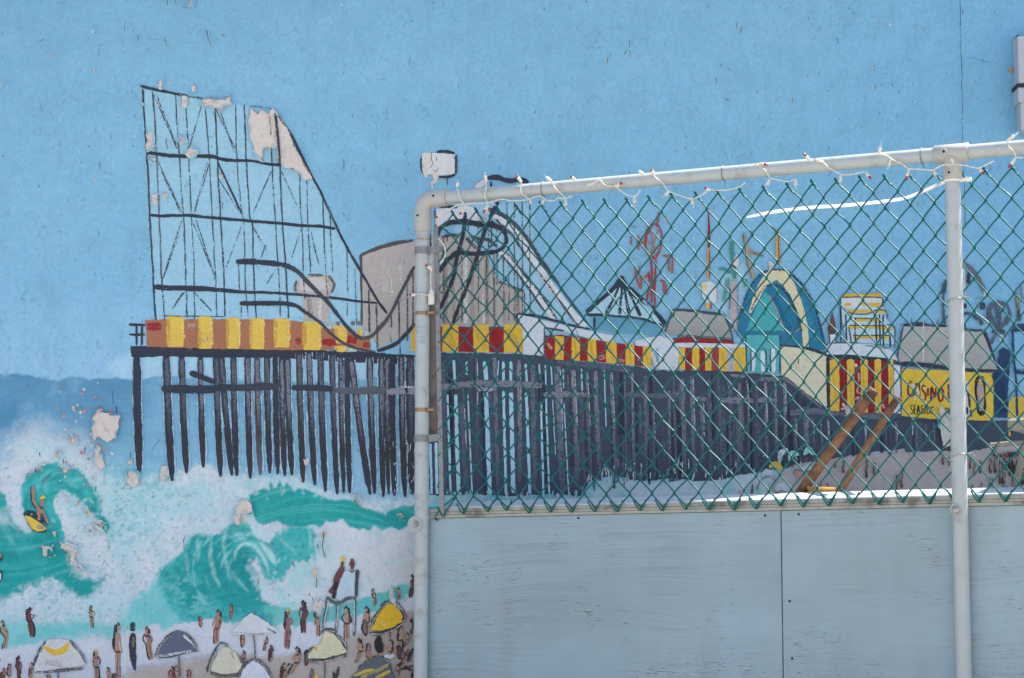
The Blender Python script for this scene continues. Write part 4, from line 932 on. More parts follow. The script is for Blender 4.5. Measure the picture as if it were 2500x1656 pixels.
M.S(ZD([(1140, 95), (1145, 300), (1143, 420)]), [2.5, 5, 6], (132, 28, 44), dry=.15); M.S(ZD([(1143, 410), (1140, 660)]), 6, (196, 150, 86), dry=.2); M.S(ZD([(1150, 430), (1148, 650)]), 2.5, RED, dry=.3)
M.F(ZD([(1090, 690), (1150, 670), (1205, 710), (1205, 840), (1130, 850), (1092, 800)]), (206, 213, 220), 1.6); M.S(ZD([(1100, 690), (1110, 750)]), 12, (222, 200, 130), dry=.3); M.S(ZD([(1135, 850), (1135, 900)]), 9, YEL, dry=.2); M.S(ZD([(1160, 860), (1162, 900)]), 4, (180, 70, 50), dry=.3); M.S(ZD([(1205, 720), (1205, 850)]), 3, (196, 176, 160), dry=.4); M.build()
M = Motif('painted_green_ride')
SS(M, ZD, [[(1325, 360), (1330, 450), (1340, 540), (1350, 660)], [(1225, 580), (1260, 580), (1320, 610)], [(1440, 660), (1430, 720)]], 10, (66, 140, 130), dry=.3); SS(M, ZD, [[(1310, 380), (1345, 360)], [(1300, 640), (1270, 780), (1265, 840)]], 8, (76, 152, 140), dry=.42)
M.F(ZD([(1370, 460), (1390, 520), (1375, 570), (1340, 545), (1345, 490)]), (208, 203, 203), 1); M.S(ZD([(1320, 540), (1360, 570)]), 5, INK2, dry=.35); M.build()
M = Motif('painted_ochre_mast')
M.S(ZD([(1430, 290), (1450, 420), (1470, 560), (1505, 650)]), [5, 7, 9, 9], (164, 150, 122), dry=.2); M.S(ZD([(1460, 430), (1520, 460), (1580, 465)]), [10, 8, 7], (158, 146, 124), dry=.25); M.S(ZD([(1490, 450), (1580, 480)]), 3, INK2, dry=.4); M.S(ZD([(1415, 290), (1440, 480), (1485, 650)]), 2.5, (96, 92, 92), dry=.4)
M.S(ZD([(1690, 262), (1692, 400), (1702, 540)]), [8, 8, 11], (206, 162, 66), dry=.12); M.S(ZD([(1697, 300), (1705, 545)]), 3, (150, 60, 50), dry=.35); M.build()
M = Motif('painted_brown_spire')
M.F(ZD([(2125, 910), (2150, 1010), (2160, 1060), (2140, 1110), (2100, 1100), (2088, 1050), (2110, 1000)]), (92, 62, 58), .8); M.F(ZD([(2108, 1100), (2150, 1100), (2152, 1170), (2110, 1170)]), (206, 212, 220), .6); M.S(ZD([(2128, 960), (2130, 1060)]), 5, (140, 82, 62), dry=.3)
SS(M, ZD, [[(2104, 1100), (2106, 1170)], [(2156, 1090), (2156, 1170)]], 3, INK2, dry=.3); M.build()
M = Motif('painted_yellow_scaffold', label='stacked yellow painted ride frame with black legs')
M.F(ZE([(330, 590), (690, 580), (700, 690), (720, 780), (790, 870), (790, 1000), (380, 990), (340, 780)]), (178, 206, 222), 1.5); M.F(ZE([(340, 590), (690, 590), (700, 680), (350, 690)]), (206, 210, 214), 1.5)
SS(M, ZE, [[(340, 580), (450, 575), (560, 580), (680, 570)], [(360, 660), (420, 655)], [(490, 650), (600, 660), (690, 650)], [(370, 720), (500, 715), (620, 720), (720, 712)], [(420, 795), (550, 790), (680, 800)], [(395, 855), (500, 850), (650, 855), (780, 870)], [(430, 940), (600, 940), (760, 940)]], 8, (212, 176, 66), dry=.1)
SS(M, ZE, [[(345, 595), (480, 592), (690, 595)], [(360, 705), (420, 735), (560, 738), (640, 705), (720, 712), (735, 780)], [(420, 775), (660, 780)], [(395, 838), (660, 842), (790, 850), (795, 1040)], [(640, 680), (700, 670)], [(430, 925), (760, 925)]], 3.2, (84, 76, 56), dry=.32)
SS(M, ZE, [[(325, 600), (328, 985)], [(370, 740), (380, 985)], [(400, 850), (420, 985)], [(455, 780), (455, 990)], [(632, 780), (640, 1000)], [(665, 740), (670, 1010)], [(695, 740), (700, 1020)], [(755, 930), (760, 1030)], [(690, 600), (695, 680)]], 4, INK, dry=.28); M.build()

# right end of the pier
M = Motif('painted_white_awning')
M.F(ZE([(198, 1030), (230, 996), (420, 992), (600, 1002), (760, 1050), (806, 1100), (822, 1152), (700, 1128), (500, 1106), (212, 1092), (192, 1070)]), (202, 213, 223), .9)
M.S(ZE([(200, 1010), (230, 992), (480, 990)]), 3, INK2, dry=.4); M.S(ZE([(210, 1105), (400, 1112), (560, 1128), (740, 1140), (850, 1175)]), [8, 10, 9, 7], INK, dry=.15); M.S(ZE([(220, 1100), (216, 1300), (222, 1560)]), 7, INK, dry=.25); M.S(ZE([(540, 1010), (740, 1040)]), 4, (110, 140, 130), dry=.55); M.build()
P0 = Motif('painted_ticket_booth', label='red booth wall with yellow vertical stripes painted behind the chair legs')
P0.F([(2024, 877), (2182, 884), (2184, 1012), (2100, 1008), (2026, 1003)], (138, 26, 40), .8)
booth = P0.build()
for x0, x1 in ((232, 315), (382, 445), (500, 562), (622, 678), (742, 785)):
    s_ = Motif('painted_stripe', booth); a_ = 1960 + x0 / 3.563; b_ = 1960 + x1 / 3.563
    s_.F([(a_, 880), ((a_ + b_) / 2, 876), (b_, 880), (b_ + .5, 940), (b_, 1004 + (b_ - 2026) * .05), (a_ + 1, 1003 + (a_ - 2026) * .05)], YEL, .8); s_.S([(a_ + 6, 900), (b_ - 6, 990)], 4, (206, 168, 58), dry=.5); s_.build()
M = Motif('painted_worn_patch', booth)
for q in ([(480, 1370), (470, 1420), (500, 1430)], [(330, 1420), (360, 1410)], [(455, 1170), (465, 1200)], [(340, 1520), (380, 1560), (330, 1565)], [(450, 1480), (490, 1470), (480, 1560)], [(570, 1370), (600, 1390)], [(690, 1520), (710, 1560)], [(480, 1250), (485, 1330)]):
    M.S(ZE(q), random.uniform(4, 8), random.choice([(210, 208, 210), (186, 150, 150)]), dry=.35)
M.build()
M = Motif('painted_white_column'); M.F(ZE([(790, 1180), (850, 1190), (850, 1610), (790, 1600)]), (202, 213, 223), .8); M.S(ZE([(853, 1190), (855, 1610)]), 4.5, INK, dry=.4); M.build()
M = Motif('painted_grey_roof')
M.F(ZE([(875, 842), (1050, 845), (1250, 852), (1560, 880), (1640, 1060), (1692, 1222), (1500, 1215), (1250, 1200), (842, 1150), (830, 1100), (850, 950)]), (172, 172, 172), 1, col2=(164, 162, 160))
M.S(ZE([(870, 838), (1000, 830), (1120, 840), (1250, 845)]), [6, 10, 5, 6], INK, dry=.25); M.S(ZE([(1390, 870), (1480, 882), (1560, 880)]), 6, INK2, dry=.3); M.S(ZE([(872, 850), (840, 1000), (818, 1110)]), 4, INK2, dry=.4); M.S(ZE([(1570, 880), (1610, 980), (1690, 1215)]), [9, 7, 3], INK, dry=.25)
M.S(ZE([(850, 1170), (1000, 1180), (1250, 1205), (1500, 1228), (1690, 1232)]), [12, 12, 8, 5], INK, dry=.3); M.S(ZE([(1048, 820), (1045, 1150)]), 3, (216, 208, 204), dry=.4)
for k in range(8): M.S(ZE([(890 + k * 45, 830), (895 + k * 46 + random.uniform(-10, 10), 800 - random.uniform(0, 30))]), 2, (96, 92, 90), dry=.4)
M.build()
P0 = Motif('painted_casino_sign', label='yellow painted sign reading CASINO and SEASIDE')
P0.F([(2200, 901), (2300, 905), (2330, 908), (2424, 912), (2425, 1028), (2330, 1026), (2318, 1028), (2201, 1016)], (222, 186, 64), .8)
P0.F(ZT([(1370, 60), (1420, 100), (1420, 300), (1440, 420), (1450, 700), (1380, 720)]), (206, 200, 204), 1)
sign = P0.build()
LET = (122, 44, 40)
for q in ([(462, 110), (430, 75), (400, 130), (388, 230), (400, 310), (440, 335), (462, 310)],
          [(480, 370), (500, 250), (525, 130), (575, 125), (580, 230), (585, 370)], [(500, 270), (580, 270)],
          [(690, 170), (650, 150), (625, 210), (670, 270), (690, 330), (670, 400), (630, 390)],
          [(730, 190), (730, 330)], [(780, 410), (790, 180), (850, 350), (862, 190)], [(925, 180), (905, 300), (930, 430), (975, 400), (985, 250), (940, 180)], [(1075, 130), (1080, 390)]):
    M = Motif('painted_letter', sign); M.S(ZT(q), 5.2, LET, dry=.22, taper=.2); M.build()
M = Motif('painted_worn_patch', sign)
for q in ([(470, 130), (560, 240), (570, 330)], [(640, 190), (680, 210)], [(520, 160), (545, 210)], [(490, 330), (490, 400)]): M.S(ZT(q), 5, (208, 204, 208), dry=.35)
M.build()
for q in ([(475, 490), (440, 490), (440, 550), (475, 570), (470, 620), (430, 635)], [(530, 480), (500, 485), (500, 640), (535, 640)], [(500, 560), (530, 555)], [(545, 640), (565, 490), (590, 640)], [(550, 580), (585, 580)],
          [(650, 490), (620, 500), (620, 550), (650, 570), (645, 630), (615, 630)], [(680, 490), (680, 640)], [(715, 490), (715, 635), (755, 620), (760, 540), (715, 495)], [(830, 520), (785, 520), (785, 630), (832, 625)], [(785, 575), (820, 575)], [(1075, 545), (1035, 540), (1035, 640), (1075, 635)], [(1035, 590), (1070, 590)], [(1088, 540), (1090, 640)]):
    M = Motif('painted_letter', sign); M.S(ZT(q), 2.8, (44, 40, 34), dry=.12, taper=.1, jit=.3); M.build()
M = Motif('painted_oval_figure', sign)
M.S(ZT([(1600, 0), (1560, 80), (1545, 250), (1570, 450), (1600, 600), (1640, 640), (1680, 580), (1690, 400), (1680, 150), (1650, 20), (1600, 0)]), [9, 9, 7, 5, 9, 11, 9, 4, 5, 8, 9], (46, 38, 40), dry=.1)
M.F(ZT([(1610, 80), (1660, 110), (1680, 250), (1680, 450), (1660, 570), (1610, 590), (1580, 400), (1560, 200)]), (176, 156, 152), .8, smooth=True); M.S(ZT([(1620, 300), (1650, 360)]), 6, (214, 176, 80), dry=.3)
SS(M, ZT, [[(1400, 240), (1430, 400), (1440, 530)], [(1450, 560), (1465, 690)], [(1390, 520), (1400, 640)]], 5, (60, 52, 56), dry=.25); M.build()
M = Motif('painted_far_rides')
DB = (38, 62, 96)
M.F(ZE([(1690, 1220), (1700, 1060), (1740, 1030), (1800, 1060), (1790, 1300), (1770, 1640), (1660, 1640), (1655, 1240)]), (34, 66, 102), 1.5); M.S(ZE([(1660, 1250), (1720, 1400), (1740, 1600)]), 20, (30, 56, 90), dry=.3)
M.F(ZE([(1800, 900), (1980, 880), (1980, 1220), (1830, 1220)]), (120, 178, 212), 1.5); M.S(ZE([(1820, 880), (1830, 1100), (1850, 1300), (1860, 1600)]), [8, 6, 5, 5], DB, dry=.25); M.S(ZE([(1810, 870), (1900, 860), (2000, 870)]), 18, DB, dry=.35); M.S(ZE([(1850, 1240), (2000, 1260)]), 12, DB, dry=.45)
M.F(ZE([(1790, 1500), (1830, 1460), (1990, 1460), (1990, 1640), (1780, 1640)]), (206, 178, 70), 1.5); M.S(ZE([(1855, 1460), (1860, 1640)]), 6, DB, dry=.2)
M.S(ZE([(1620, 820), (1610, 730), (1650, 650), (1720, 640), (1780, 680), (1800, 760), (1760, 830)]), [8, 11, 8, 8, 11], (84, 92, 110), dry=.3)
SS(M, ZE, [[(1620, 720), (1660, 820), (1690, 880)], [(1670, 650), (1690, 760), (1700, 870)], [(1720, 650), (1710, 760), (1705, 870)], [(1790, 740), (1750, 820), (1705, 880)], [(1690, 880), (1650, 960), (1640, 1000)], [(1710, 880), (1760, 940)]], 7.5, (78, 88, 108), dry=.34); M.S(ZE([(1640, 890), (1760, 890)]), 9, INK2, dry=.35); M.S(ZE([(1720, 920), (1740, 1000)]), 12, (200, 206, 214), dry=.45)
M.S(ZE([(1395, 290), (1480, 370), (1540, 460), (1585, 560)]), [8, 11, 9, 11], (100, 106, 116), dry=.3); M.S(ZE([(1390, 300), (1395, 640)]), 10, (190, 196, 200), dry=.35); M.S(ZE([(1440, 380), (1438, 480)]), [8, 11], INK, dry=.25); M.S(ZE([(1560, 640), (1560, 700)]), 13, INK, dry=.3); M.S(ZE([(1400, 650), (1410, 690)]), 10, INK, dry=.3)
M.S(ZE([(1390, 740), (1450, 740), (1550, 800)]), 9, INK2, dry=.4); M.S(ZE([(1540, 800), (1560, 830)]), 12, INK2, dry=.3); M.S(ZE([(1225, 470), (1215, 620), (1230, 830)]), [9, 6, 9], (84, 86, 92), dry=.32); M.S(ZE([(1240, 440), (1228, 560)]), 6, INK2, dry=.3); M.S(ZE([(1500, 600), (1570, 600)]), 6, (120, 130, 120), dry=.5); M.S(ZE([(1580, 540), (1585, 590)]), 8, (200, 190, 170), dry=.4)
M.S(ZE([(1850, 550), (1860, 640), (1870, 720), (1875, 800)]), [4, 7, 8, 12], (84, 66, 58), dry=.25); M.S(ZE([(1890, 480), (1905, 600), (1920, 640)]), [3, 6, 9], (126, 116, 112), dry=.3); M.S(ZE([(1855, 570), (1868, 700)]), 2.5, (190, 150, 90), dry=.35); M.build()

# beach crowd behind the mesh
LAYER[0] = 0.0075
def umb_small(q, c_, w):
    M = Motif('painted_umbrella'); M.S(ZM(q), w, c_, dry=.12, taper=.5); return M
for q, c_, w in (([(1030, 1060), (1050, 960), (1110, 930)], (190, 206, 214), [8, 14, 8]), ([(1120, 1040), (1150, 975), (1215, 985)], (150, 205, 210), [9, 15, 10]), ([(1260, 985), (1305, 935), (1355, 985)], (150, 208, 212), [9, 16, 9]), ([(930, 1105), (990, 1075), (1060, 1140)], (214, 180, 78), [10, 16, 12]), ([(860, 1190), (910, 1150), (980, 1170)], (190, 206, 214), [10, 18, 12]), ([(990, 1320), (1050, 1280), (1120, 1330)], (204, 208, 216), [12, 22, 12]), ([(1180, 1150), (1220, 1180), (1270, 1215)], (204, 140, 126), [8, 13, 8]), ([(1250, 1120), (1300, 1100), (1340, 1130)], (180, 206, 216), [9, 14, 9])):
    umb_small(q, c_, w).build()
M = Motif('painted_umbrella_outline')
SS(M, ZM, [[(810, 1320), (850, 1230), (920, 1190), (990, 1230)], [(1165, 1170), (1180, 1125), (1240, 1140), (1330, 1150)], [(1040, 1080), (1060, 1000), (1110, 960)], [(985, 1340), (1060, 1360), (1140, 1380)]], 3, (104, 108, 118), dry=.3)
SS(M, ZM, [[(1090, 990), (1085, 1100)], [(1160, 1050), (1150, 1110)], [(1255, 1000), (1340, 1000)], [(1170, 1045), (1210, 1040)]], 5, INK2, dry=.35); M.build()
FG = [(1555, 1050, 22, 60), (1635, 1040, 24, 120), (1855, 1030, 26, 180), (1930, 1050, 24, 130)]
def tiny(zf, x, y0, w, h, dark=(50, 44, 46)):
    M = Motif('painted_figure')
    M.S(zf([(x, y0), (x + w * .2, y0 + h * .3), (x - w * .1, y0 + h * .6), (x + w * .1, y0 + h)]), 3.4, dark, dry=.2); M.S(zf([(x + w * .5, y0 + h * .05), (x + w * .55, y0 + h * .3), (x + w * .3, y0 + h * .5), (x + w * .5, y0 + h * .95)]), 2.8, dark, dry=.28)
    M.S(zf([(x + w * .25, y0 + h * .1), (x + w * .3, y0 + h * .8)]), 3, (156, 128, 116), dry=.3); M.build()
for x, y, w, h in FG: tiny(ZM, x, y, w, h)
for x, y, w, h in ((1310, 880, 25, 160), (1350, 840, 22, 150), (1690, 700, 22, 100), (1740, 730, 16, 80), (1915, 740, 20, 90), (1950, 780, 18, 110), (2000, 760, 16, 110), (2080, 740, 30, 130), (2085, 900, 30, 110), (2120, 700, 26, 170), (2160, 760, 30, 200), (2190, 850, 30, 130), (2240, 690, 30, 200), (2270, 860, 30, 160), (2300, 760, 24, 220), (2340, 740, 24, 250), (2120, 640, 24, 70), (1930, 960, 20, 60), (2010, 940, 20, 80)): tiny(ZF, x, y, w, h)
M = Motif('painted_dark_crowd')
for q, w in (([(2110, 700), (2160, 720), (2340, 700)], 12), ([(2250, 760), (2260, 880)], 16), ([(2330, 760), (2340, 960)], 18), ([(2200, 740), (2210, 840)], 10), ([(2160, 900), (2220, 960)], 8), ([(2300, 800), (2300, 900)], 12)): M.S(ZF(q), w, (46, 42, 46), dry=.4, edge=.65)
for q, c_ in (([(2190, 960), (2230, 980)], (70, 130, 140)), ([(2240, 500), (2245, 560)], (206, 170, 70)), ([(2190, 700), (2230, 715)], (150, 88, 66)), ([(2280, 740), (2320, 750)], (150, 110, 80))): M.S(ZF(q), 7, c_, dry=.35)
M.build()
M = Motif('painted_small_flag'); M.S(ZM([(770, 1255), (765, 1390)]), [2, 5, 5], (130, 44, 56), dry=.2); M.S(ZM([(648, 1320), (650, 1400)]), 5, (196, 150, 100), dry=.3); M.S(ZM([(1420, 1240), (1425, 1290)]), 6, (170, 70, 76), dry=.35); M.S(ZM([(1480, 1250), (1495, 1290)]), 7, (170, 60, 66), dry=.35); M.build()

# --- beach at the lower left: umbrellas, bathers, lifeguard chair, surfer
LAYER[0] = 0.0010
SK = (166, 126, 112); SK2 = (176, 142, 122); SKD = (108, 66, 66)
def capsule(M, p, q, w, col, jit=.7):
    p = np.array(p, float); q = np.array(q, float); d = q - p; L = np.linalg.norm(d) + 1e-6; d /= L; n_ = np.array([-d[1], d[0]])
    pts = [p - d * w * .5, p + n_ * w * .42 - d * w * .2, p + n_ * w * .5 + d * L * .3, q + n_ * w * .42, q + d * w * .5, q - n_ * w * .42, p - n_ * w * .5 + d * L * .3, p - n_ * w * .42 - d * w * .2]
    M.F([tuple(x) for x in pts], col, jit, smooth=True, step=2.5)
def figure(zf, head, torso, legs, skin=SK, hair=None, dark=(52, 46, 50), s=4.17, suit=None):
    """a quickly brushed bather along a polyline: hair, head, trunk, arms, legs"""
    M = Motif('painted_figure')
    pl = zf((head or []) + (torso or []) + (legs or []))
    P = catmull(pl, 2.0); P = [np.array(p) for p in P]; n_ = len(P); H = sum(np.linalg.norm(P[i + 1] - P[i]) for i in range(n_ - 1))
    def at(f): return P[min(n_ - 1, max(0, int(round(f * (n_ - 1)))))]
    rnd = random.Random(int(pl[0][0] * 7 + pl[0][1]))
    if H < 26:                                        # only a head and shoulders dab
        r_ = max(5.5, H * .34)
        capsule(M, at(0) + (-1.2, 0), at(1) + (-1.2, 1), r_ * 1.25 + 1, dark, 1.4); capsule(M, at(0), at(.35), r_ * .8, skin, 1.0); capsule(M, at(.5), at(1), r_ * 1.15, skin, 1.2)
        if hair: capsule(M, at(0) + (0, -2), at(.15), r_ * .85, hair)
        M.S([at(.4) + (-r_ * .4, 0), at(.42) + (r_ * .4, 0)], 1.6, dark, dry=.3)
        return M.build()
    k = H / 60.0; bw = max(6.0, 8.2 * min(k, 1.35))
    side = rnd.choice([-1, 1])
    # loose dark underpainting, open in places
    M.S([tuple(at(f) + (side * bw * .45, 1)) for f in (0, .2, .35, .5)], bw * .8, dark, dry=.25, edge=.6)
    M.S([tuple(at(f) + (-side * bw * .5, 0)) for f in (.5, .7, .85, 1)], bw * .55, dark, dry=.3, edge=.6)
    a0, a1, a2 = at(.17), at(.34), at(.52)
    M.F([tuple(a0 + (-bw * .62, 0)), tuple(a0 + (0, -1)), tuple(a0 + (bw * .62, .5)), tuple(a1 + (bw * .4, 0)), tuple(a2 + (bw * .55, 0)), tuple(a2 + (0, 1.5)), tuple(a2 + (-bw * .55, 0)), tuple(a1 + (-bw * .38, 0))], skin, 1.0, smooth=True, step=2.5)
    for sg in (-1, 1):
        ft = at(1) + (sg * bw * rnd.uniform(.12, .42), rnd.uniform(-2, 1)); kn = (a2 + ft) / 2 + (sg * bw * .12, 0)
        M.S([tuple(a2 + (sg * bw * .25, 0)), tuple(kn), tuple(ft)], [bw * .52, bw * .46, bw * .28], skin, dry=.08, edge=.45)
        el = a1 + (sg * bw * rnd.uniform(.75, 1.15), rnd.uniform(-3, 3) * k); hd = a2 + (sg * bw * rnd.uniform(.2, 1.0), rnd.uniform(-7, 3) * k)
        M.S([tuple(a0 + (sg * bw * .5, 1)), tuple(el), tuple(hd)], bw * .3, skin if rnd.random() < .75 else dark, dry=.15, edge=.5)
    capsule(M, at(.03), at(.10), bw * .72, skin, .8)
    hc = hair or rnd.choice([dark, (60, 48, 44), (40, 46, 54), (96, 70, 56)])
    M.S([tuple(at(0) + (-bw * .38, 3)), tuple(at(0) + (0, -bw * .25)), tuple(at(0) + (bw * .38, 3))], bw * .5, hc, dry=.12)
    M.S([tuple(at(.5) + (0, 2)), tuple(at(.98))], 1.3, dark, dry=.3)
    if suit or rnd.random() < .7:
        M.S([tuple(at(.5) + (-bw * .55, 0)), tuple(at(.53)), tuple(at(.5) + (bw * .55, 0))], bw * .5, rnd.choice([INK, (60, 44, 48), (40, 70, 80), (120, 50, 50)]), dry=.15, taper=.2)
    if rnd.random() < .45: M.S([tuple(at(.24) + (-bw * .5, 0)), tuple(at(.24) + (bw * .5, 0))], bw * .35, rnd.choice([INK, (60, 44, 48), (130, 60, 56)]), dry=.2, taper=.2)
    M.build()
figure(ZH, [(930, 835), (940, 890)], [(935, 890), (930, 940)], [(930, 960), (935, 1060)], SK2)
figure(ZH, [(305, 860), (300, 920)], [(300, 900), (305, 1000)], [(310, 1010), (330, 1080), (320, 1150)], SKD)
figure(ZH, [(25, 990), (25, 1060)], [(50, 1100), (75, 1160)], [(60, 1200), (45, 1270)], SK2, hair=(58, 96, 98))
figure(ZH, [(1205, 1020), (1210, 1080)], [(1195, 1120), (1190, 1200), (1200, 1270)], [(1195, 1330), (1190, 1440), (1195, 1560)], SK2, hair=(30, 74, 78), suit=[(1190, 1290), (1235, 1300), (1220, 1340)])
M = Motif('painted_figure'); M.S(ZH([(1350, 1000), (1350, 1090)]), 13, (36, 72, 78), dry=.12); M.S(ZH([(1355, 1110), (1350, 1250), (1360, 1400), (1375, 1490)]), [14, 17, 15, 5], (58, 56, 70), dry=.14); M.S(ZH([(1360, 1150), (1350, 1250)]), 6, (140, 112, 96), dry=.4); M.build()
figure(ZH, [(1495, 1060), (1495, 1130)], [(1510, 1190), (1525, 1290)], [(1530, 1320), (1545, 1380)], SK)
figure(ZH, [(2040, 950), (2050, 1030)], None, None, SK)
figure(ZI, [(135, 885), (135, 970)], [(125, 1010), (120, 1100)], [(125, 1120), (120, 1220)], SK)
figure(ZI, [(265, 815), (270, 870)], [(270, 900), (270, 970)], None, SK)
figure(ZI, [(390, 1130), (390, 1230)], None, None, SK)
figure(ZI, [(395, 1290), (395, 1380)], [(405, 1380), (400, 1430)], None, SK)
figure(ZI, [(630, 1150), (625, 1200)], [(620, 1210), (610, 1290)], None, SK)
figure(ZI, [(675, 1290), (675, 1380)], None, None, SK)
figure(ZI, [(850, 880), (850, 1000)], [(845, 1020), (840, 1140)], [(840, 1160), (830, 1270)], (150, 100, 98), hair=(222, 186, 66))
figure(ZI, [(1000, 790), (1000, 880)], [(1010, 890), (1005, 1000)], [(1005, 1020), (1010, 1110)], SKD, hair=(36, 66, 72))
figure(ZI, [(1130, 900), (1150, 970)], [(1150, 970), (1150, 1020)], [(1150, 1040), (1150, 1140)], SK2, hair=INK)
figure(ZI, [(1440, 850), (1445, 930)], [(1445, 940), (1445, 1010)], [(1450, 1030), (1450, 1170)], SK2, hair=(40, 48, 50), suit=[(1425, 1025), (1470, 1025)])
figure(ZI, [(1645, 850), (1645, 940)], [(1650, 950), (1650, 1020)], [(1655, 1010), (1650, 1120)], SK2)
M = Motif('painted_surfboard'); M.S(ZI([(1625, 970), (1625, 1050), (1640, 1140)]), [10, 15, 10], INK, dry=.15, taper=.5); M.S(ZI([(1630, 990), (1635, 1110)]), 8, (140, 112, 100), dry=.2); M.build()
figure(ZI, [(1715, 660), (1720, 720)], [(1722, 730), (1728, 790)], [(1730, 790), (1725, 830)], SK2)
figure(ZI, [(1975, 650), (1975, 760)], None, None, SK2, s=3.4)
figure(ZI, [(2110, 520), (2120, 640)], [(2100, 690), (2100, 750)], None, SKD)
figure(ZH, [(190, 1350), (190, 1430)], [(190, 1480), (190, 1600)], None, SKD)
figure(ZH, [(980, 1290), (985, 1350)], [(980, 1390), (985, 1500)], [(985, 1520), (990, 1600)], SK, hair=(222, 186, 66))
figure(ZH, [(1100, 1460), (1105, 1520)], [(1115, 1540), (1110, 1600)], None, SK2)
figure(ZH, [(40, 1470), (40, 1520)], [(40, 1540), (40, 1600)], None, SK)
figure(ZH, [(315, 1480), (315, 1560)], None, None, SK)
figure(ZH, [(1755, 1450), (1765, 1520)], [(1765, 1540), (1765, 1600)], None, (140, 90, 90))
figure(ZH, [(1930, 1500), (1930, 1590)], None, None, SK)
figure(ZI, [(940, 1260), (945, 1330)], [(945, 1350), (930, 1440)], [(890, 1460), (870, 1530)], SK2)
figure(ZI, [(1570, 1170), (1580, 1240)], [(1590, 1290), (1580, 1350)], [(1570, 1370), (1550, 1410)], SK2)
figure(ZI, [(1890, 1180), (1890, 1230)], [(1880, 1240), (1890, 1300)], [(1900, 1250), (1910, 1320)], SK2)
figure(ZI, [(1995, 1040), (2000, 1110)], [(1990, 1190), (2010, 1250)], [(1990, 1260), (1970, 1300)], SK2)
figure(ZI, [(1990, 1420), (1985, 1480)], [(2100, 1440), (2110, 1500)], None, SKD)
_rf = random.Random(21)
for k in range(16):
    x = _rf.uniform(560, 2080); y = _rf.uniform(1080, 1480) + max(0, 1300 - x) * .12; h = _rf.uniform(90, 150)
    figure(ZI, [(x, y), (x + _rf.uniform(-6, 6), y + h * .25)], [(x, y + h * .5)], [(x + _rf.uniform(-10, 10), y + h)], _rf.choice([SK, SK2, SKD]))
for k in range(9):
    x = _rf.uniform(0, 2000); y = _rf.uniform(1400, 1560); h = _rf.uniform(80, 120)
    figure(ZH, [(x, y), (x + _rf.uniform(-6, 6), y + h * .25)], [(x, y + h * .5)], [(x + _rf.uniform(-10, 10), y + h)], _rf.choice([SK, SK2, SKD]))
M = Motif('painted_lifeguard_chair', label='tall grey painted lifeguard chair with two seated figures')
M.F(ZI([(1370, 520), (1450, 470), (1530, 470), (1540, 740), (1380, 780), (1345, 750), (1350, 600)]), (186, 208, 220), 1.4)
M.S(ZI([(1410, 430), (1370, 510), (1345, 560), (1330, 640), (1270, 700)]), [14, 18, 15, 13, 15], SKD, dry=.08, taper=.5); M.S(ZI([(1405, 380), (1395, 430)]), 8, SKD, dry=.1); M.S(ZI([(1408, 325), (1410, 380)]), 9, (226, 186, 50), dry=.1, taper=.6)
M.S(ZI([(1345, 590), (1320, 700), (1310, 760)]), 10, (46, 40, 46), dry=.2); M.S(ZI([(1500, 350), (1502, 460)]), [9, 14, 11], SKD, dry=.12, taper=.6); M.S(ZI([(1470, 470), (1500, 490), (1525, 470)]), 5, (90, 92, 96), dry=.25)
M.S(ZI([(1555, 465), (1545, 620), (1542, 740)]), [9, 8, 7], (72, 76, 84), dry=.2); SS(M, ZI, [[(1250, 740), (1235, 900), (1200, 1060)], [(1350, 810), (1350, 960), (1335, 1110)], [(1530, 750), (1530, 920), (1520, 1140)]], 6.5, (96, 104, 116), dry=.28)
SS(M, ZI, [[(1262, 760), (1215, 1040)], [(1358, 830), (1345, 1080)], [(1522, 780), (1518, 1100)]], 2.6, (196, 208, 216), dry=.35); SS(M, ZI, [[(1245, 740), (1300, 790), (1370, 800), (1450, 760), (1540, 745)]], 8, (86, 94, 104), dry=.28); M.build()
M = Motif('painted_surfer', label='painted surfer with raised arm riding a yellow board in the curl')
ZS = zoom(0, 1080, 4.614)
M.S(ZS([(270, 820), (330, 800), (420, 830), (500, 900)]), 12, (24, 62, 72), dry=.25); M.F(ZS([(275, 820), (330, 830), (450, 900), (530, 980), (520, 1015), (440, 1020), (380, 1000), (320, 910)]), INK, 1); M.F(ZS([(285, 825), (340, 840), (440, 900), (528, 975), (500, 1000), (420, 1005), (375, 985), (320, 900)]), (222, 186, 70), .8, smooth=True); M.S(ZS([(420, 940), (500, 975)]), 10, (160, 150, 120), dry=.35)
M.S(ZS([(368, 500), (370, 600), (375, 660), (420, 740), (440, 760)]), 9, (40, 70, 76), dry=.25); M.S(ZS([(375, 500), (380, 600), (385, 660), (430, 740)]), 7, SK, dry=.05); M.S(ZS([(490, 650), (470, 730)]), 10, SK, dry=.05, taper=.5); M.S(ZS([(430, 740), (450, 780), (430, 820)]), 11, SK, dry=.05); M.S(ZS([(470, 760), (510, 850), (540, 915)]), 8, SK, dry=.05); M.S(ZS([(450, 820), (440, 880)]), 8, SK, dry=.08); M.S(ZS([(350, 810), (370, 820)]), 7, SK, dry=.1); M.S(ZS([(460, 640), (485, 615), (515, 630)]), 10, YEL, dry=.08)
M.S(ZS([(460, 720), (470, 745), (490, 740)]), 3, INK, dry=.2); M.S(ZS([(480, 800), (520, 920), (545, 930)]), 3, (30, 66, 74), dry=.3); M.build()
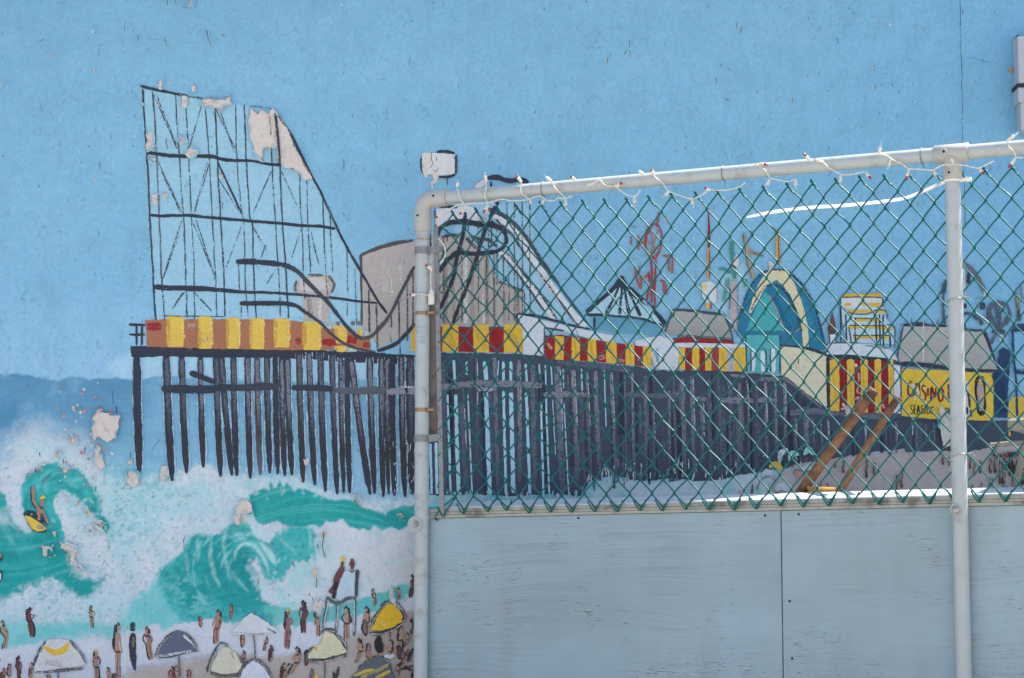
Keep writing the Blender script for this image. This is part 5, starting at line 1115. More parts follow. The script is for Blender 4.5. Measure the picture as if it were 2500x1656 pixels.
M = Motif('painted_surfer'); M.S(ZH([(0, 300), (20, 340), (5, 380)]), 6, (60, 50, 56), dry=.2); M.S(ZH([(20, 470), (0, 590)]), 7, INK, dry=.2); M.S(ZH([(8, 500), (0, 570)]), 6, (206, 212, 220), dry=.1); M.S(ZH([(10, 300), (15, 340)]), 5, SK, dry=.1); M.build()

def umbrella(name, zf, body, col, outline=(), pole=None, extra=(), lab=None, ow=6, oc=(70, 72, 78)):
    M = Motif(name, label=lab); M.F(zf(body), col, 2.2, smooth=True, step=4)
    for q, w, c_, d_ in extra: M.S(zf(q), w, c_, dry=d_)
    for q in outline:
        M.S(zf(q), [ow * .7, ow * 1.1, ow * .8, ow * 1.15, ow * .6], oc, dry=.34, edge=.68, wob=.3, jit=2)
        M.S([(p[0] + 1.5, p[1] + 1.5) for p in zf(q)], ow * .3, (190, 190, 186), dry=.55)
    if pole: M.S(zf(pole), 4, (104, 106, 112), dry=.3)
    M.build()
U = 'painted_umbrella'
umbrella(U, ZH, [(350, 1460), (390, 1330), (450, 1210), (560, 1170), (700, 1190), (790, 1290), (880, 1420), (700, 1470), (500, 1510), (380, 1540)], (206, 208, 210), [[(345, 1450), (400, 1310), (470, 1190)], [(715, 1185), (790, 1270), (885, 1415)]], [(595, 1500), (600, 1600)],
         [([(450, 1245), (540, 1300), (640, 1290), (705, 1210)], [5, 14, 16, 7], (222, 184, 66), .05), ([(400, 1440), (600, 1390), (800, 1320)], 12, (208, 203, 208), .3), ([(360, 1510), (500, 1500), (700, 1480), (850, 1465)], [5, 9, 8], (92, 96, 96), .45), ([(470, 1400), (640, 1440)], 12, (190, 182, 176), .45)], 'white painted umbrella with a yellow band', 7, (64, 74, 92))
umbrella(U, ZH, [(1600, 1340), (1650, 1220), (1740, 1120), (1820, 1080), (1910, 1120), (2000, 1240), (2010, 1290), (1850, 1320), (1700, 1350)], (96, 104, 124), [[(1585, 1350), (1640, 1220), (1760, 1100)], [(1870, 1100), (1960, 1180), (2010, 1290)]], [(1825, 1330), (1830, 1430), (1835, 1560)],
         [([(1870, 1130), (1960, 1210), (1990, 1260)], 7, (206, 210, 214), .3), ([(1600, 1350), (1700, 1340), (1850, 1310), (1950, 1290)], 8, (196, 198, 200), .35), ([(1600, 1365), (1750, 1350), (1900, 1310)], 3, INK2, .4)], 'slate grey painted umbrella', 7)
umbrella(U, ZI, [(60, 1500), (100, 1380), (170, 1270), (250, 1260), (330, 1330), (390, 1440), (380, 1510), (200, 1540), (90, 1540)], (214, 210, 188), [[(30, 1510), (70, 1350), (150, 1220)], [(150, 1205), (200, 1220), (240, 1250)]], None, [([(60, 1510), (200, 1545), (380, 1520)], 9, (104, 102, 98), .3), ([(270, 1300), (300, 1380)], 3, (150, 146, 140), .4), ([(330, 1310), (380, 1420)], 4, (120, 118, 112), .4)], 'cream painted umbrella with a dark rim', 7)
umbrella(U, ZI, [(270, 1100), (330, 1040), (400, 960), (480, 910), (560, 950), (680, 1030), (740, 1110), (600, 1110), (480, 1130), (330, 1120)], (212, 215, 222), [[(280, 1095), (360, 1100), (500, 1120), (620, 1100)]], [(500, 1130), (510, 1240), (515, 1380)], [([(640, 1060), (730, 1110)], 5, (60, 130, 140), .35)], 'plain white painted umbrella', 2.5, (130, 140, 150))
umbrella(U, ZI, [(350, 1620), (390, 1490), (450, 1420), (520, 1395), (610, 1470), (700, 1620)], (214, 218, 228), [[(330, 1600), (400, 1440), (490, 1370)], [(500, 1370), (590, 1420), (690, 1570)]], None, [], 'bluish white painted umbrella cut by the beach', 8, (86, 86, 92))
umbrella(U, ZI, [(1040, 1350), (1100, 1260), (1190, 1200), (1230, 1100), (1330, 1130), (1420, 1260), (1440, 1310), (1330, 1350), (1150, 1370)], (216, 211, 176), [[(1180, 1120), (1230, 1080), (1310, 1090), (1340, 1130)], [(1340, 1130), (1420, 1200), (1430, 1260)], [(1030, 1370), (1050, 1310), (1110, 1250)], [(1030, 1385), (1150, 1395), (1300, 1370), (1440, 1320)]], [(1225, 1400), (1225, 1500), (1225, 1600)], [([(1090, 1290), (1150, 1260)], 8, (226, 200, 110), .35), ([(1120, 1250), (1140, 1290)], 3, (150, 130, 80), .3)], 'cream and yellow painted umbrella with a thick dark rim', 9)
umbrella(U, ZI, [(1690, 1060), (1740, 960), (1820, 850), (1890, 810), (1960, 850), (2010, 930), (2010, 990), (1900, 1060), (1800, 1080)], (226, 180, 44), [[(1680, 1060), (1740, 930), (1840, 800), (1880, 790)], [(1890, 800), (1970, 820), (2030, 930), (2010, 990)], [(1680, 1110), (1800, 1110), (1930, 1060), (2020, 1000)]], [(1880, 1090), (1885, 1160)], [([(1780, 1010), (1840, 1020)], 9, (222, 208, 140), .45), ([(1740, 1040), (1900, 960)], 12, (222, 190, 70), .45)], 'bright yellow painted umbrella with a black rim', 9, (62, 64, 66))
umbrella(U, ZI, [(1490, 1620), (1560, 1490), (1650, 1400), (1760, 1340), (1860, 1390), (1910, 1500), (1910, 1620)], (96, 104, 116), [[(1560, 1480), (1650, 1390), (1760, 1330)], [(1800, 1340), (1880, 1420), (1915, 1530)]], None,
         [([(1520, 1540), (1620, 1500), (1720, 1480)], 7, (206, 178, 74), .25), ([(1590, 1560), (1760, 1490), (1880, 1420)], 8, (170, 158, 100), .3), ([(1740, 1570), (1890, 1490)], 7, (206, 176, 74), .25), ([(1630, 1400), (1720, 1345)], 5, (196, 174, 90), .35)], 'grey and yellow striped painted umbrella', 4, (58, 60, 62))
M = Motif('painted_figure'); M.S(ZI([(1775, 1140), (1770, 1220), (1790, 1310)]), [12, 22, 20], (38, 36, 40), dry=.15, taper=.5); M.build()
M = Motif('painted_dark_crowd')
for q, w in (([(2130, 1000), (2100, 1120)], 8), ([(2060, 1400), (2100, 1300), (2140, 1260)], 8), ([(2120, 1500), (2130, 1600)], 14), ([(2100, 960), (2110, 1010)], 8), ([(2050, 1440), (2040, 1480)], 9), ([(1360, 1450), (1340, 1560)], 8), ([(870, 1420), (840, 1440)], 7), ([(1570, 1180), (1600, 1200)], 9), ([(1310, 1500), (1330, 1600)], 7)): M.S(ZI(q), w, (58, 50, 48), dry=.35, edge=.6)
M.S(ZI([(1140, 1530), (1140, 1600)]), 9, (222, 186, 60), dry=.1); M.S(ZI([(1830, 1340), (1900, 1350), (1930, 1330)]), 9, (206, 212, 222), dry=.2); M.S(ZI([(2110, 930), (2125, 960)]), 6, (180, 150, 60), dry=.35); M.build()

# --- where the paint has come away
LAYER[0] = 0.0085
PEEL = (208, 200, 194)
def peel(zf, pts, jit=1.6, rim=True, col=PEEL):
    M = Motif('peeled_patch'); q = zf(pts); sd0 = random.random() * 60
    e = closed_smooth(q, 2.2, False); sz = min(1.0, (max(p[0] for p in q) - min(p[0] for p in q)) / 45)
    e = [(p[0] + sz * jit * (1.8 * mnoise.noise((p[0] * .09, p[1] * .09, sd0)) + 1.3 * mnoise.noise((p[0] * .3, p[1] * .3, sd0)) + .6 * mnoise.noise((p[0] * .8, p[1] * .8, sd0))), p[1] + sz * jit * (1.8 * mnoise.noise((p[0] * .09, p[1] * .09, sd0 + 7)) + 1.3 * mnoise.noise((p[0] * .3, p[1] * .3, sd0 + 7)) + .6 * mnoise.noise((p[0] * .8, p[1] * .8, sd0 + 7)))) for p in e]
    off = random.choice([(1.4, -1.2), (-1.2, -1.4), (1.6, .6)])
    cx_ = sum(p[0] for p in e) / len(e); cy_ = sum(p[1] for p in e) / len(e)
    M.S([(p[0] + off[0] * .8, p[1] + off[1] * .8) for p in e[::2]] + [e[0]], 2.6, random.choice([(132, 124, 122), (150, 132, 122), (112, 108, 108)]), dry=.45, edge=.7, taper=0, jit=.3)  # offset outline: edge dirt plus the film's edge shadow, put in as colour
    M.F(e, col, .1, step=9)
    M.S([(p[0], p[1]) for p in e[::2]] + [e[0]], 3.2, col, dry=.42, edge=.8, taper=0, jit=.6)
    if sz > .3:
        for k in range(int(2 + 5 * sz)):
            M.lip(e, random.randrange(len(e)), random.randint(6, 14), (cx_, cy_), random.uniform(.004, .010), random.uniform(2.5, 5.5))
    for k in range(int(10 * sz)):                   # scraps of blue left on the bare plaster
        p = e[random.randrange(len(e))]; f_ = random.uniform(.3, .85); bx0 = cx_ + (p[0] - cx_) * f_; by0 = cy_ + (p[1] - cy_) * f_
        M.S([(bx0, by0), (bx0 + random.uniform(-5, 5), by0 + random.uniform(-6, 6))], random.uniform(1.5, 4), random.choice([(160, 190, 206), (190, 180, 174), (222, 216, 210), (176, 164, 156)]), dry=.45)
    for k in range(3):                              # crumbs round the edge
        p = e[random.randrange(len(e))]; w_ = random.uniform(.8, 2.4) * (.5 + sz); px_ = p[0] + random.uniform(-7, 7); py_ = p[1] + random.uniform(-7, 7)
        M.F([(px_ - w_, py_), (px_, py_ - w_), (px_ + w_, py_), (px_, py_ + w_ * 1.3)], col, .8, step=2)
    if rim:
        n = len(q)
        for k in range(n):
            if random.random() < .15 * sz: M.S([q[k], q[(k + 1) % n]], random.uniform(1.2, 2.4), random.choice([(96, 88, 84), (176, 128, 112), (140, 120, 110)]), dry=.35, edge=.6)
    for k in range(3):
        c0 = q[random.randrange(len(q))]; c1 = (sum(p[0] for p in q) / len(q), sum(p[1] for p in q) / len(q))
        M.S([(c0[0] * .4 + c1[0] * .6, c0[1] * .4 + c1[1] * .6), (c1[0] + random.uniform(-6, 6), c1[1] + random.uniform(-6, 6))], 5, (196, 186, 180), dry=.55)
    M.build()
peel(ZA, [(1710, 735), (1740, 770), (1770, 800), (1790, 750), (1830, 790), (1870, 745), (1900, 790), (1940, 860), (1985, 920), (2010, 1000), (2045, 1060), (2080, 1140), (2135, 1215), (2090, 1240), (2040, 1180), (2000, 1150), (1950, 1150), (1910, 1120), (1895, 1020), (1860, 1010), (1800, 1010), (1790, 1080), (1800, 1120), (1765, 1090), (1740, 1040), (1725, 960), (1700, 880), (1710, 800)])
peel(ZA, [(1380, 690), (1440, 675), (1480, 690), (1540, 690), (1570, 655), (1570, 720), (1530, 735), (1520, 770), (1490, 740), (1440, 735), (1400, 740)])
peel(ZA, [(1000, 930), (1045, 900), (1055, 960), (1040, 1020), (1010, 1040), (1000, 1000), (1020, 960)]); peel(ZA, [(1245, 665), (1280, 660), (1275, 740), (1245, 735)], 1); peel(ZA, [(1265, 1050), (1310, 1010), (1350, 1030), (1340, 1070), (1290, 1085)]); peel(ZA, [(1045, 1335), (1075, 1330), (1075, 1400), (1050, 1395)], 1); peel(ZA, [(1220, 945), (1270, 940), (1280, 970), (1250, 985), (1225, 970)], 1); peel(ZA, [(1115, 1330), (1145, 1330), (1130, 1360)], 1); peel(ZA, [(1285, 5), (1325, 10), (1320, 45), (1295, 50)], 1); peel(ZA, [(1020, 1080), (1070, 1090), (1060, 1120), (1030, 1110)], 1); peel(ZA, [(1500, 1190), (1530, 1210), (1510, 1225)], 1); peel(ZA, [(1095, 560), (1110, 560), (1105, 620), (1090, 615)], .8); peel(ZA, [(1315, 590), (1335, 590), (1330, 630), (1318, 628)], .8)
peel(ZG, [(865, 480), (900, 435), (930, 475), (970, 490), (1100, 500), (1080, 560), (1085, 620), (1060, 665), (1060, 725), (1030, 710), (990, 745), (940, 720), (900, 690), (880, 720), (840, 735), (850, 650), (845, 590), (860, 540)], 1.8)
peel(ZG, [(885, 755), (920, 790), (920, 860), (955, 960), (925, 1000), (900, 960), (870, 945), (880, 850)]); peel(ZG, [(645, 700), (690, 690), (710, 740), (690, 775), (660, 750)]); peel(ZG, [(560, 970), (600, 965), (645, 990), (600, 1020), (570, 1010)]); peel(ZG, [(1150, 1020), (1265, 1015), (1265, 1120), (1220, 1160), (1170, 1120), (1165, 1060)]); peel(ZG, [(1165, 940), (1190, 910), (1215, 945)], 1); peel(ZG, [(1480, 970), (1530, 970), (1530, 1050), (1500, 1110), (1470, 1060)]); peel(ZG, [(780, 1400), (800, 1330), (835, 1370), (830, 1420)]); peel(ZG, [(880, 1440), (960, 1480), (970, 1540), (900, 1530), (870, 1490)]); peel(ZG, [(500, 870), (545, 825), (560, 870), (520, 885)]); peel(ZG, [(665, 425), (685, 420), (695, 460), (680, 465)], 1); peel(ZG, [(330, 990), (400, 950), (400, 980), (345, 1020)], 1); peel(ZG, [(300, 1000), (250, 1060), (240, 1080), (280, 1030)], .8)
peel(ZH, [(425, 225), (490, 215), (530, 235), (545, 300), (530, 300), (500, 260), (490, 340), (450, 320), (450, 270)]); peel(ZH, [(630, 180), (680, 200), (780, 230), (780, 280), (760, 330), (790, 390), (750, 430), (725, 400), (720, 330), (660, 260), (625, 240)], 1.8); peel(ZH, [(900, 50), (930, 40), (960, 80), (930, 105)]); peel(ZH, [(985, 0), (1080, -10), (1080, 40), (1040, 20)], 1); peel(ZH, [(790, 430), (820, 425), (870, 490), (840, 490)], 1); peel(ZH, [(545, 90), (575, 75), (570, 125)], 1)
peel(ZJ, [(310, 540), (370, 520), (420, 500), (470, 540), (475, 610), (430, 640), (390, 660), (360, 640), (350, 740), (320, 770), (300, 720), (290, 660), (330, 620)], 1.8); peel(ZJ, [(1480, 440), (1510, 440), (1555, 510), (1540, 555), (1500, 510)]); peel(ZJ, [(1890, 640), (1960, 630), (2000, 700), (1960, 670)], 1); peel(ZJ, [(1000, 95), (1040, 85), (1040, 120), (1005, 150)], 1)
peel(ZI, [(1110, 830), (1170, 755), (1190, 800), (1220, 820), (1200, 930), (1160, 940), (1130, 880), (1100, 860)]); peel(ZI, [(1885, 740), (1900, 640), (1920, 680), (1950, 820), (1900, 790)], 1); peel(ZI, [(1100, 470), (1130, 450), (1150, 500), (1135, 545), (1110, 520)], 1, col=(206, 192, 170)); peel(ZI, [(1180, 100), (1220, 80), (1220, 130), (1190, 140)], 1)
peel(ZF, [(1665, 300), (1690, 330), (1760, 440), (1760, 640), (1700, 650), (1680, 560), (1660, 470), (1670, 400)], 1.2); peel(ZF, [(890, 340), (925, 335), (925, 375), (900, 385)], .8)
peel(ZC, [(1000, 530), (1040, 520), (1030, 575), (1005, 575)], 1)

M = Motif('painted_coaster_post')
M.S(ZA([(1885, 780), (1898, 900), (1910, 1030), (1918, 1140)]), 6, INK, dry=.22, edge=.6); M.S(ZA([(1846, 800), (1855, 930)]), 3.6, INK2, dry=.42); M.S(ZA([(1858, 1020), (1862, 1120)]), 3.4, INK2, dry=.4); M.S(ZA([(1985, 920), (2040, 1030), (2100, 1150)]), 4.5, INK, dry=.35)
M.build()
M = Motif('paint_chip', kind='stuff')
CH = [(640, 230), (370, 380), (650, 490), (20, 590), (565, 585), (560, 720), (820, 705), (830, 925), (620, 1010), (45, 880), (655, 1240), (540, 1365), (650, 1415), (875, 1185), (970, 1155), (810, 810), (985, 445), (1160, 555), (1115, 690), (1085, 735), (1100, 810), (1800, 195), (1820, 480), (2335, 45), (2140, 1290), (2115, 850), (1600, 1180), (1515, 1325), (1265, 1415), (1315, 690), (1255, 815), (1495, 840), (550, 1045), (710, 1060), (925, 940), (985, 720), (990, 890)]
for x, y in CH:
    w = random.uniform(2.5, 5); h = w * random.uniform(1, 2.4); cx, cy = ZA([(x, y)])[0]
    M.F([(cx - w / 2, cy - h * .3), (cx, cy - h / 2), (cx + w / 2, cy - h * .1), (cx + w * .3, cy + h * .5), (cx - w * .4, cy + h * .35)], random.choice([PEEL, (204, 184, 172), (196, 160, 150)]), .8, step=3)
    if random.random() < .5: M.S([(cx + w * .4, cy - h * .3), (cx + w * .3, cy + h * .5)], 1.2, (110, 92, 88), dry=.3)
for k in range(60):
    cx = random.choice([random.uniform(100, 300), random.uniform(140, 260)]); cy = random.uniform(930, 1230); w = random.uniform(1.5, 4.5)
    M.F([(cx - w, cy), (cx, cy - w), (cx + w, cy + w * .2), (cx, cy + w * 1.4)], random.choice([(196, 140, 130), PEEL, (180, 110, 110), (205, 190, 180)]), .8, step=3)
for k in range(70):
    cx = random.uniform(1400, 2330); cy = random.uniform(20, 820); w = random.uniform(1, 2.4)
    M.F([(cx - w, cy), (cx, cy - w * 2), (cx + w, cy), (cx, cy + w * 2)], random.choice([(150, 160, 168), PEEL, (150, 140, 130)]), .6, step=3)
for cx, cy in ((1533, 110), (1535, 135), (1480, 150), (1805, 76), (2130, 168), (2132, 215), (1795, 65), (1930, 250), (1745, 200)):
    M.F([(cx - 1.2, cy - 4), (cx + 1.4, cy - 6), (cx + 1.8, cy + 3), (cx - 1.2, cy + 5)], (176, 174, 168), 1.4, step=2); M.S([(cx + 3, cy - 8), (cx + 2, cy + 8)], 1.6, (96, 84, 76), dry=.25)
M.build()
M = Motif('paint_crack', kind='stuff')
CK = (58, 78, 92)
for q, w in (([(1400, 205), (1420, 215), (1425, 260), (1440, 290), (1450, 325)], 3.2), ([(1205, 5), (1215, 45)], 3.5), ([(1148, 0), (1145, 50)], 2.5), ([(1255, 60), (1280, 65)], 3), ([(1350, 120), (1360, 135)], 3), ([(1520, 240), (1540, 260)], 3), ([(950, 240), (950, 295)], 2.5), ([(1135, 265), (1135, 310), (1145, 330)], 2.2), ([(1020, 275), (1105, 285)], 2), ([(1295, 640), (1345, 660)], 2.6), ([(955, 385), (960, 400)], 4), ([(685, 1110), (700, 1175)], 2.6), ([(1140, 950), (1148, 1025)], 3.5), ([(1335, 1200), (1345, 1225)], 2), ([(1520, 1380), (1525, 1440)], 3.2), ([(1430, 945), (1450, 940)], 2), ([(860, 160), (858, 220)], 1.6), ([(680, 330), (685, 400)], 1.6), ([(2210, 1340), (2290, 1560)], 1.2)):
    q2 = catmull(ZA(q), 5); q2 = [(p[0] + random.gauss(0, .9), p[1] + random.gauss(0, .7)) for p in q2]
    M.S(q2, [w * .4, w * .9, w * .5, w * .8, w * .3], CK, dry=.25, edge=.6, wob=.4)
    M.S([(p[0] + 1.8, p[1] + .5) for p in q2], w * .7, (150, 176, 190), dry=.45)
M.S([(2341, -30), (2343, 100), (2346, 200), (2347, 345)], 1.8, (64, 92, 116), dry=.35, wob=.5, jit=2); M.S([(2347, 345), (2352, 470), (2354, 560)], 1.6, (64, 92, 116), dry=.45, wob=.5)
M.S([(2350, 140), (2400, 152), (2460, 165)], 1.2, (74, 104, 126), dry=.5, jit=2)
for q in ([(1210, 80), (1215, 140), (1200, 230), (1215, 290), (1230, 345)], [(1150, 200), (1160, 260)], [(1140, 545), (1145, 600), (1135, 650)], [(1065, 700), (1075, 735)], [(545, 560), (555, 620)], [(900, 390), (920, 440)], [(1100, 750), (1110, 790)]): M.S(ZI(q), 2.2, (92, 76, 66), dry=.25)
for q in ([(885, 1150), (880, 1200)], [(370, 840), (375, 880)], [(785, 790), (780, 860)], [(330, 990), (335, 1020)], [(1070, 420), (1070, 490)], [(1200, 840), (1195, 890)], [(585, 900), (590, 940)]): M.S(ZG(q), 2.4, (58, 66, 76), dry=.25)
for k in range(620):
    x = random.uniform(0, 2480); y = random.uniform(0, 860) if random.random() < .8 else random.uniform(900, 1640)
    if x > 1050 and y > 900: continue
    L = random.choice([2.5, 3, 4, 4, 5, 6, 9, 13]); an = random.gauss(1.5, .6)
    if random.random() < .10: L *= 2.2
    pts_ = [(x, y)]
    for j in range(3):
        pts_.append((pts_[-1][0] + L / 3 * math.cos(an) + random.gauss(0, L * .10), pts_[-1][1] + L / 3 * math.sin(an) + random.gauss(0, L * .07)))
    M.S(pts_, random.uniform(.9, 2.4), random.choice([(70, 106, 132), (86, 128, 154), (60, 88, 106), (98, 136, 158), (92, 132, 156)]), dry=random.uniform(.25, .55), step=3)
M.build()
# ------------------------------------------------------------------ fence frame
UP = Vector((0, 0, 1))
PL = Vector((-.283, -.18, 0)); PR = Vector((1.262, -.9153, 0))
TD = (PR - PL).normalized()                       # along the fence
ND = Vector((TD.y, -TD.x, 0))                     # towards the camera
if ND.y > 0: ND = -ND
FLEN = (PR - PL).length
ZR = 2.955; TZ = 1.0                              # rail centre, terrace level
RP, RR_ = .0222, .0212
PE = PL + TD * (FLEN + 1.75)                      # next post, outside the picture
def fp(px, py, off=0.0):
    """pixel -> point on the vertical plane of the fence, off metres towards the camera"""
    return on_plane(px, py, PL + ND * off, ND)
fence = empty('chain_link_fence', (PL.x, PL.y, TZ), 'green vinyl chain-link fence hung in a pale grey pipe frame', 'fence')
def circ(c, axis, r, n=24, a0=0, a1=2 * math.pi):
    axis = axis.normalized(); u = axis.cross(UP) if abs(axis.z) < .9 else axis.cross(Vector((0, 1, 0)))
    u.normalize(); v = axis.cross(u)
    return [c + u * (r * math.cos(a0 + (a1 - a0) * i / n)) + v * (r * math.sin(a0 + (a1 - a0) * i / n)) for i in range(n + (0 if abs(a1 - a0 - 2 * math.pi) < 1e-6 else 1))]
def ring(mb, c, axis, r, rr, n=24, m=6): mb.tube(circ(c, axis, r, n), rr, m, closed=True, cap=False)
def disc(mb, c, axis, r, h, n=20, r2=None):
    mb.tube([c, c + axis.normalized() * h], [r, r2 if r2 is not None else r], n, smooth=False)
def band(mb, c, axis, r, h, th, n=28):
    """short open-ended sleeve"""
    a = axis.normalized() * h / 2
    for s in (1,):
        mb.tube([c - a, c - a, c + a, c + a], [r, r + th, r + th, r], n, cap=False, smooth=False)

for p, z1 in ((PL, ZR - .075), (PR, ZR - .04), (PE, ZR - .04)):
    mb = MB(); q = Vector((p.x, p.y, 0))
    n_ = 14
    mb.tube([q + UP * (TZ + (z1 - TZ) * i / n_) for i in range(n_ + 1)], RP, 32)
    mb.build('post', M_PIPE, fence)
for a_, e_ in ((.06, FLEN - .045), (FLEN + .045, FLEN + 1.75)):
    mb = MB(); mb.tube([PL + TD * (a_ + (e_ - a_) * i / 20) + UP * ZR for i in range(21)], RR_, 32); mb.build('top_rail', M_PIPE, fence)
# elbow
mb = MB(); pts = [PL + UP * (ZR - .104)]
R0 = .034
for i in range(13):
    a = i / 12 * math.pi / 2
    pts.append(PL + TD * (R0 * (1 - math.cos(a))) + UP * (ZR - R0 + R0 * math.sin(a)))
pts.append(PL + TD * .088 + UP * ZR)
rr = [.0275] + [.0275] * (len(pts) - 2) + [.0275]
mb.tube([pts[0], pts[0] + UP * .001] + pts[1:-1] + [pts[-1] - TD * .0015, pts[-1]], [.0258, .0275] + [.0275] * (len(pts) - 2) + [.0275, .0258], 32)
elbow = mb.build('elbow_fitting', M_FIT, fence)
def setscrew(par, c):
    d = (CAM - c); d.z = 0; d = (d.normalized() * .6 + ND * .8).normalized()
    mb = MB(); disc(mb, c + d * .0215, d, .0115, .0085, 18, .0095); bs = mb.build('screw_boss', M_FIT, None)
    bs.parent = par; bs.matrix_parent_inverse = par.matrix_world.inverted()
    mb = MB(); disc(mb, c + d * .0296, d, .0042, .0012, 6); hs = mb.build('screw_socket', M_HOLE, None)
    hs.parent = par; hs.matrix_parent_inverse = par.matrix_world.inverted()
bpy.context.view_layer.update()
setscrew(elbow, PL + TD * .046 + UP * (ZR + .004)); setscrew(elbow, PL - TD * .010 + UP * (ZR - .055))
# tee
mb = MB(); mb.tube([PR - TD * .050 + UP * ZR, PR - TD * .049 + UP * ZR, PR + TD * .049 + UP * ZR, PR + TD * .050 + UP * ZR], [.0255, .0268, .0268, .0255], 32)
mb.tube([PR + UP * (ZR - .078), PR + UP * (ZR - .077), PR + UP * (ZR - .012)], [.0258, .027, .027], 32)
tee = mb.build('tee_fitting', M_FIT, fence); bpy.context.view_layer.update()
setscrew(tee, PR - TD * .020 + UP * (ZR + .002)); setscrew(tee, PR - TD * .006 + UP * (ZR - .060))

# ------------------------------------------------------------------ chain link fabric: one bent wire after another
BOT = fp(1078, 1253).z; TOPZ = fp(1131, 520).z
u0 = (fp(1078, 1250) - PL).dot(TD); u23 = (fp(2391, 1222) - PL).dot(TD)
PIT = (u23 - u0) / 23                              # one diamond
NROW = 10.5
HR = (TOPZ - BOT) / NROW                           # diamond height
OFF = -.012                                        # fabric plane, behind the post axis
def node(col, row2):
    """col in half diamonds, row2 in half diamond heights; jittered, shared by neighbours"""
    h = random.Random(col * 1009 + row2 * 17)
    near = max(0, 1 - col / 10)
    u = u0 + col * PIT / 2 + h.gauss(0, .0019 + .0034 * near)
    z = BOT + row2 * HR / 2 + h.gauss(0, .0019 + .0034 * near) + .004 * math.sin(u * 5.1) + (u - u0) * (fp(2391, 1222).z - BOT) / (u23 - u0)
    return u, z
WR = .0025
NW = 44 + 34
NR2 = 21
for k in range(-1, NW):
    mb = MB(); pts = []; rad = []
    # the wire swings between half-columns k and k+1 ; nodes exist where (col + row) is even
    seq = []
    for r in range(0, NR2 + 1):
        c = k if (k + r) % 2 == 0 else k + 1
        seq.append((c, r))
    P3 = []
    for i, (c, r) in enumerate(seq):
        u, z = node(c, r)
        side = -1 if c == k else 1
        P3.append((u + side * .0022, z, side))
    def pt(u, z, y): return PL + TD * u + UP * z + ND * (OFF + y)
    path = []
    for i in range(len(P3) - 1):
        (ua, za, sa), (ub, zb, sb) = P3[i], P3[i + 1]
        yy = .0034 if sa < 0 else -.0034            # every other limb runs in front
        for f in (.07, .16, .5, .84, .93):
            e_ = 1.0
            bow = math.sin(f * math.pi) * .0010
            path.append(pt(ua + (ub - ua) * f, za + (zb - za) * f + bow, yy * (1 if .1 < f < .9 else .62)))
        if i < len(P3) - 2:
            path.append(pt(P3[i + 1][0] + P3[i + 1][2] * .0012, P3[i + 1][1], 0))
    # knuckled bottom: the end is bent back up
    u, z, sd_ = P3[0]
    hook = [pt(u - sd_ * -.019, z + .027, .010), pt(u - sd_ * -.010, z + .010, .0095), pt(u - sd_ * -.003, z - .001, .007), pt(u, z - .005, .003), pt(u - sd_ * .003, z - .002, 0)]
    path = hook + path
    # twisted top: neighbouring ends wound round each other down one slope
    u, z, sd_ = P3[-1]
    path.append(pt(u, z + .003, 0))
    tw = []
    for j in range(9):
        f = j / 8
        a = f * 9 + (k % 2) * 3.1
        tw.append(pt(u + .021 * f + math.cos(a) * .0022, z + .006 - .030 * f, .0035 + math.sin(a) * .0026))
    if k % 2 == 1 or True:
        path += tw if (k + NR2) % 2 == 0 else [pt(u - .004, z + .008, .002), pt(u - .007, z + .012, .003)]
    if k == -1:
        path = [p for p in path if (p - PL).dot(TD) > (fp(1063, 800) - PL).dot(TD)]
        # the first wire is cut by the tension bar: keep only the hooked stubs
        continue
    mb.tube(path, WR, 7)
    mb.build('wire', M_GREEN, fence)
# stubs of the first strand, looped round the tension bar
for r in range(1, NR2, 2):
    u, z = node(0, r)
    if (0 + r) % 2 == 0: continue
    ub, zb = node(1, r)
    mb = MB(); x = u - .004
    q = [PL + TD * (ub - .004) + UP * (zb + .002) + ND * (OFF - .003), PL + TD * (u + .004) + UP * (z - .028) + ND * (OFF + .004), PL + TD * (u - .014) + UP * (z - .052) + ND * (OFF + .008), PL + TD * (u - .018) + UP * (z - .062) + ND * (OFF + .002), PL + TD * (u - .012) + UP * (z - .066) + ND * (OFF - .006)]
    mb.tube(q, WR, 7); mb.build('wire_stub', M_GREEN, fence)

# tension bar and batten
def strip(name, mat, x_top, y_top, x_bot, y_bot, wpx, off, th):
    a = fp(x_top, y_top, off); c = fp(x_bot, y_bot, off); w = wpx * 7.4 / FPX
    mb = MB(); d = (a - c).normalized(); mb.box((a + c) / 2, w, th, (a - c).length, (TD, -ND, d), bev=.001); return mb.build(name, mat, fence)
strip('tension_bar', M_GALV, 1064, 552, 1079, 1253, 12.5, -.006, .005)
strip('wood_batten', M_BARWOOD, 1054, 742, 1060, 1068, 20, -.030, .018)
def tband(py, flip):
    zc = fp(1030, py).z; c = Vector((PL.x, PL.y, zc)); mb = MB()
    band(mb, c, UP, RP + .0005, .022, .003)
    a = c + TD * (RP + .001) + ND * .004; e_ = fp(1082, py - 3 * flip)
    e_ = PL + TD * ((e_ - PL).dot(TD)) + UP * (zc + .004 * flip) + ND * .004
    mb.box((a + e_) / 2, (e_ - a).length, .004, .022, ((e_ - a).normalized(), ND, UP))
    bo = mb.build('tension_band', M_GALV, fence); bpy.context.view_layer.update()
    mb = MB(); disc(mb, e_ - TD * .011 + ND * .002, ND, .0085, .005, 14, .006)
    o = mb.build('carriage_bolt', M_GALV, None); o.parent = bo; o.matrix_parent_inverse = bo.matrix_world.inverted()
tband(613, 0); tband(1072, 1)
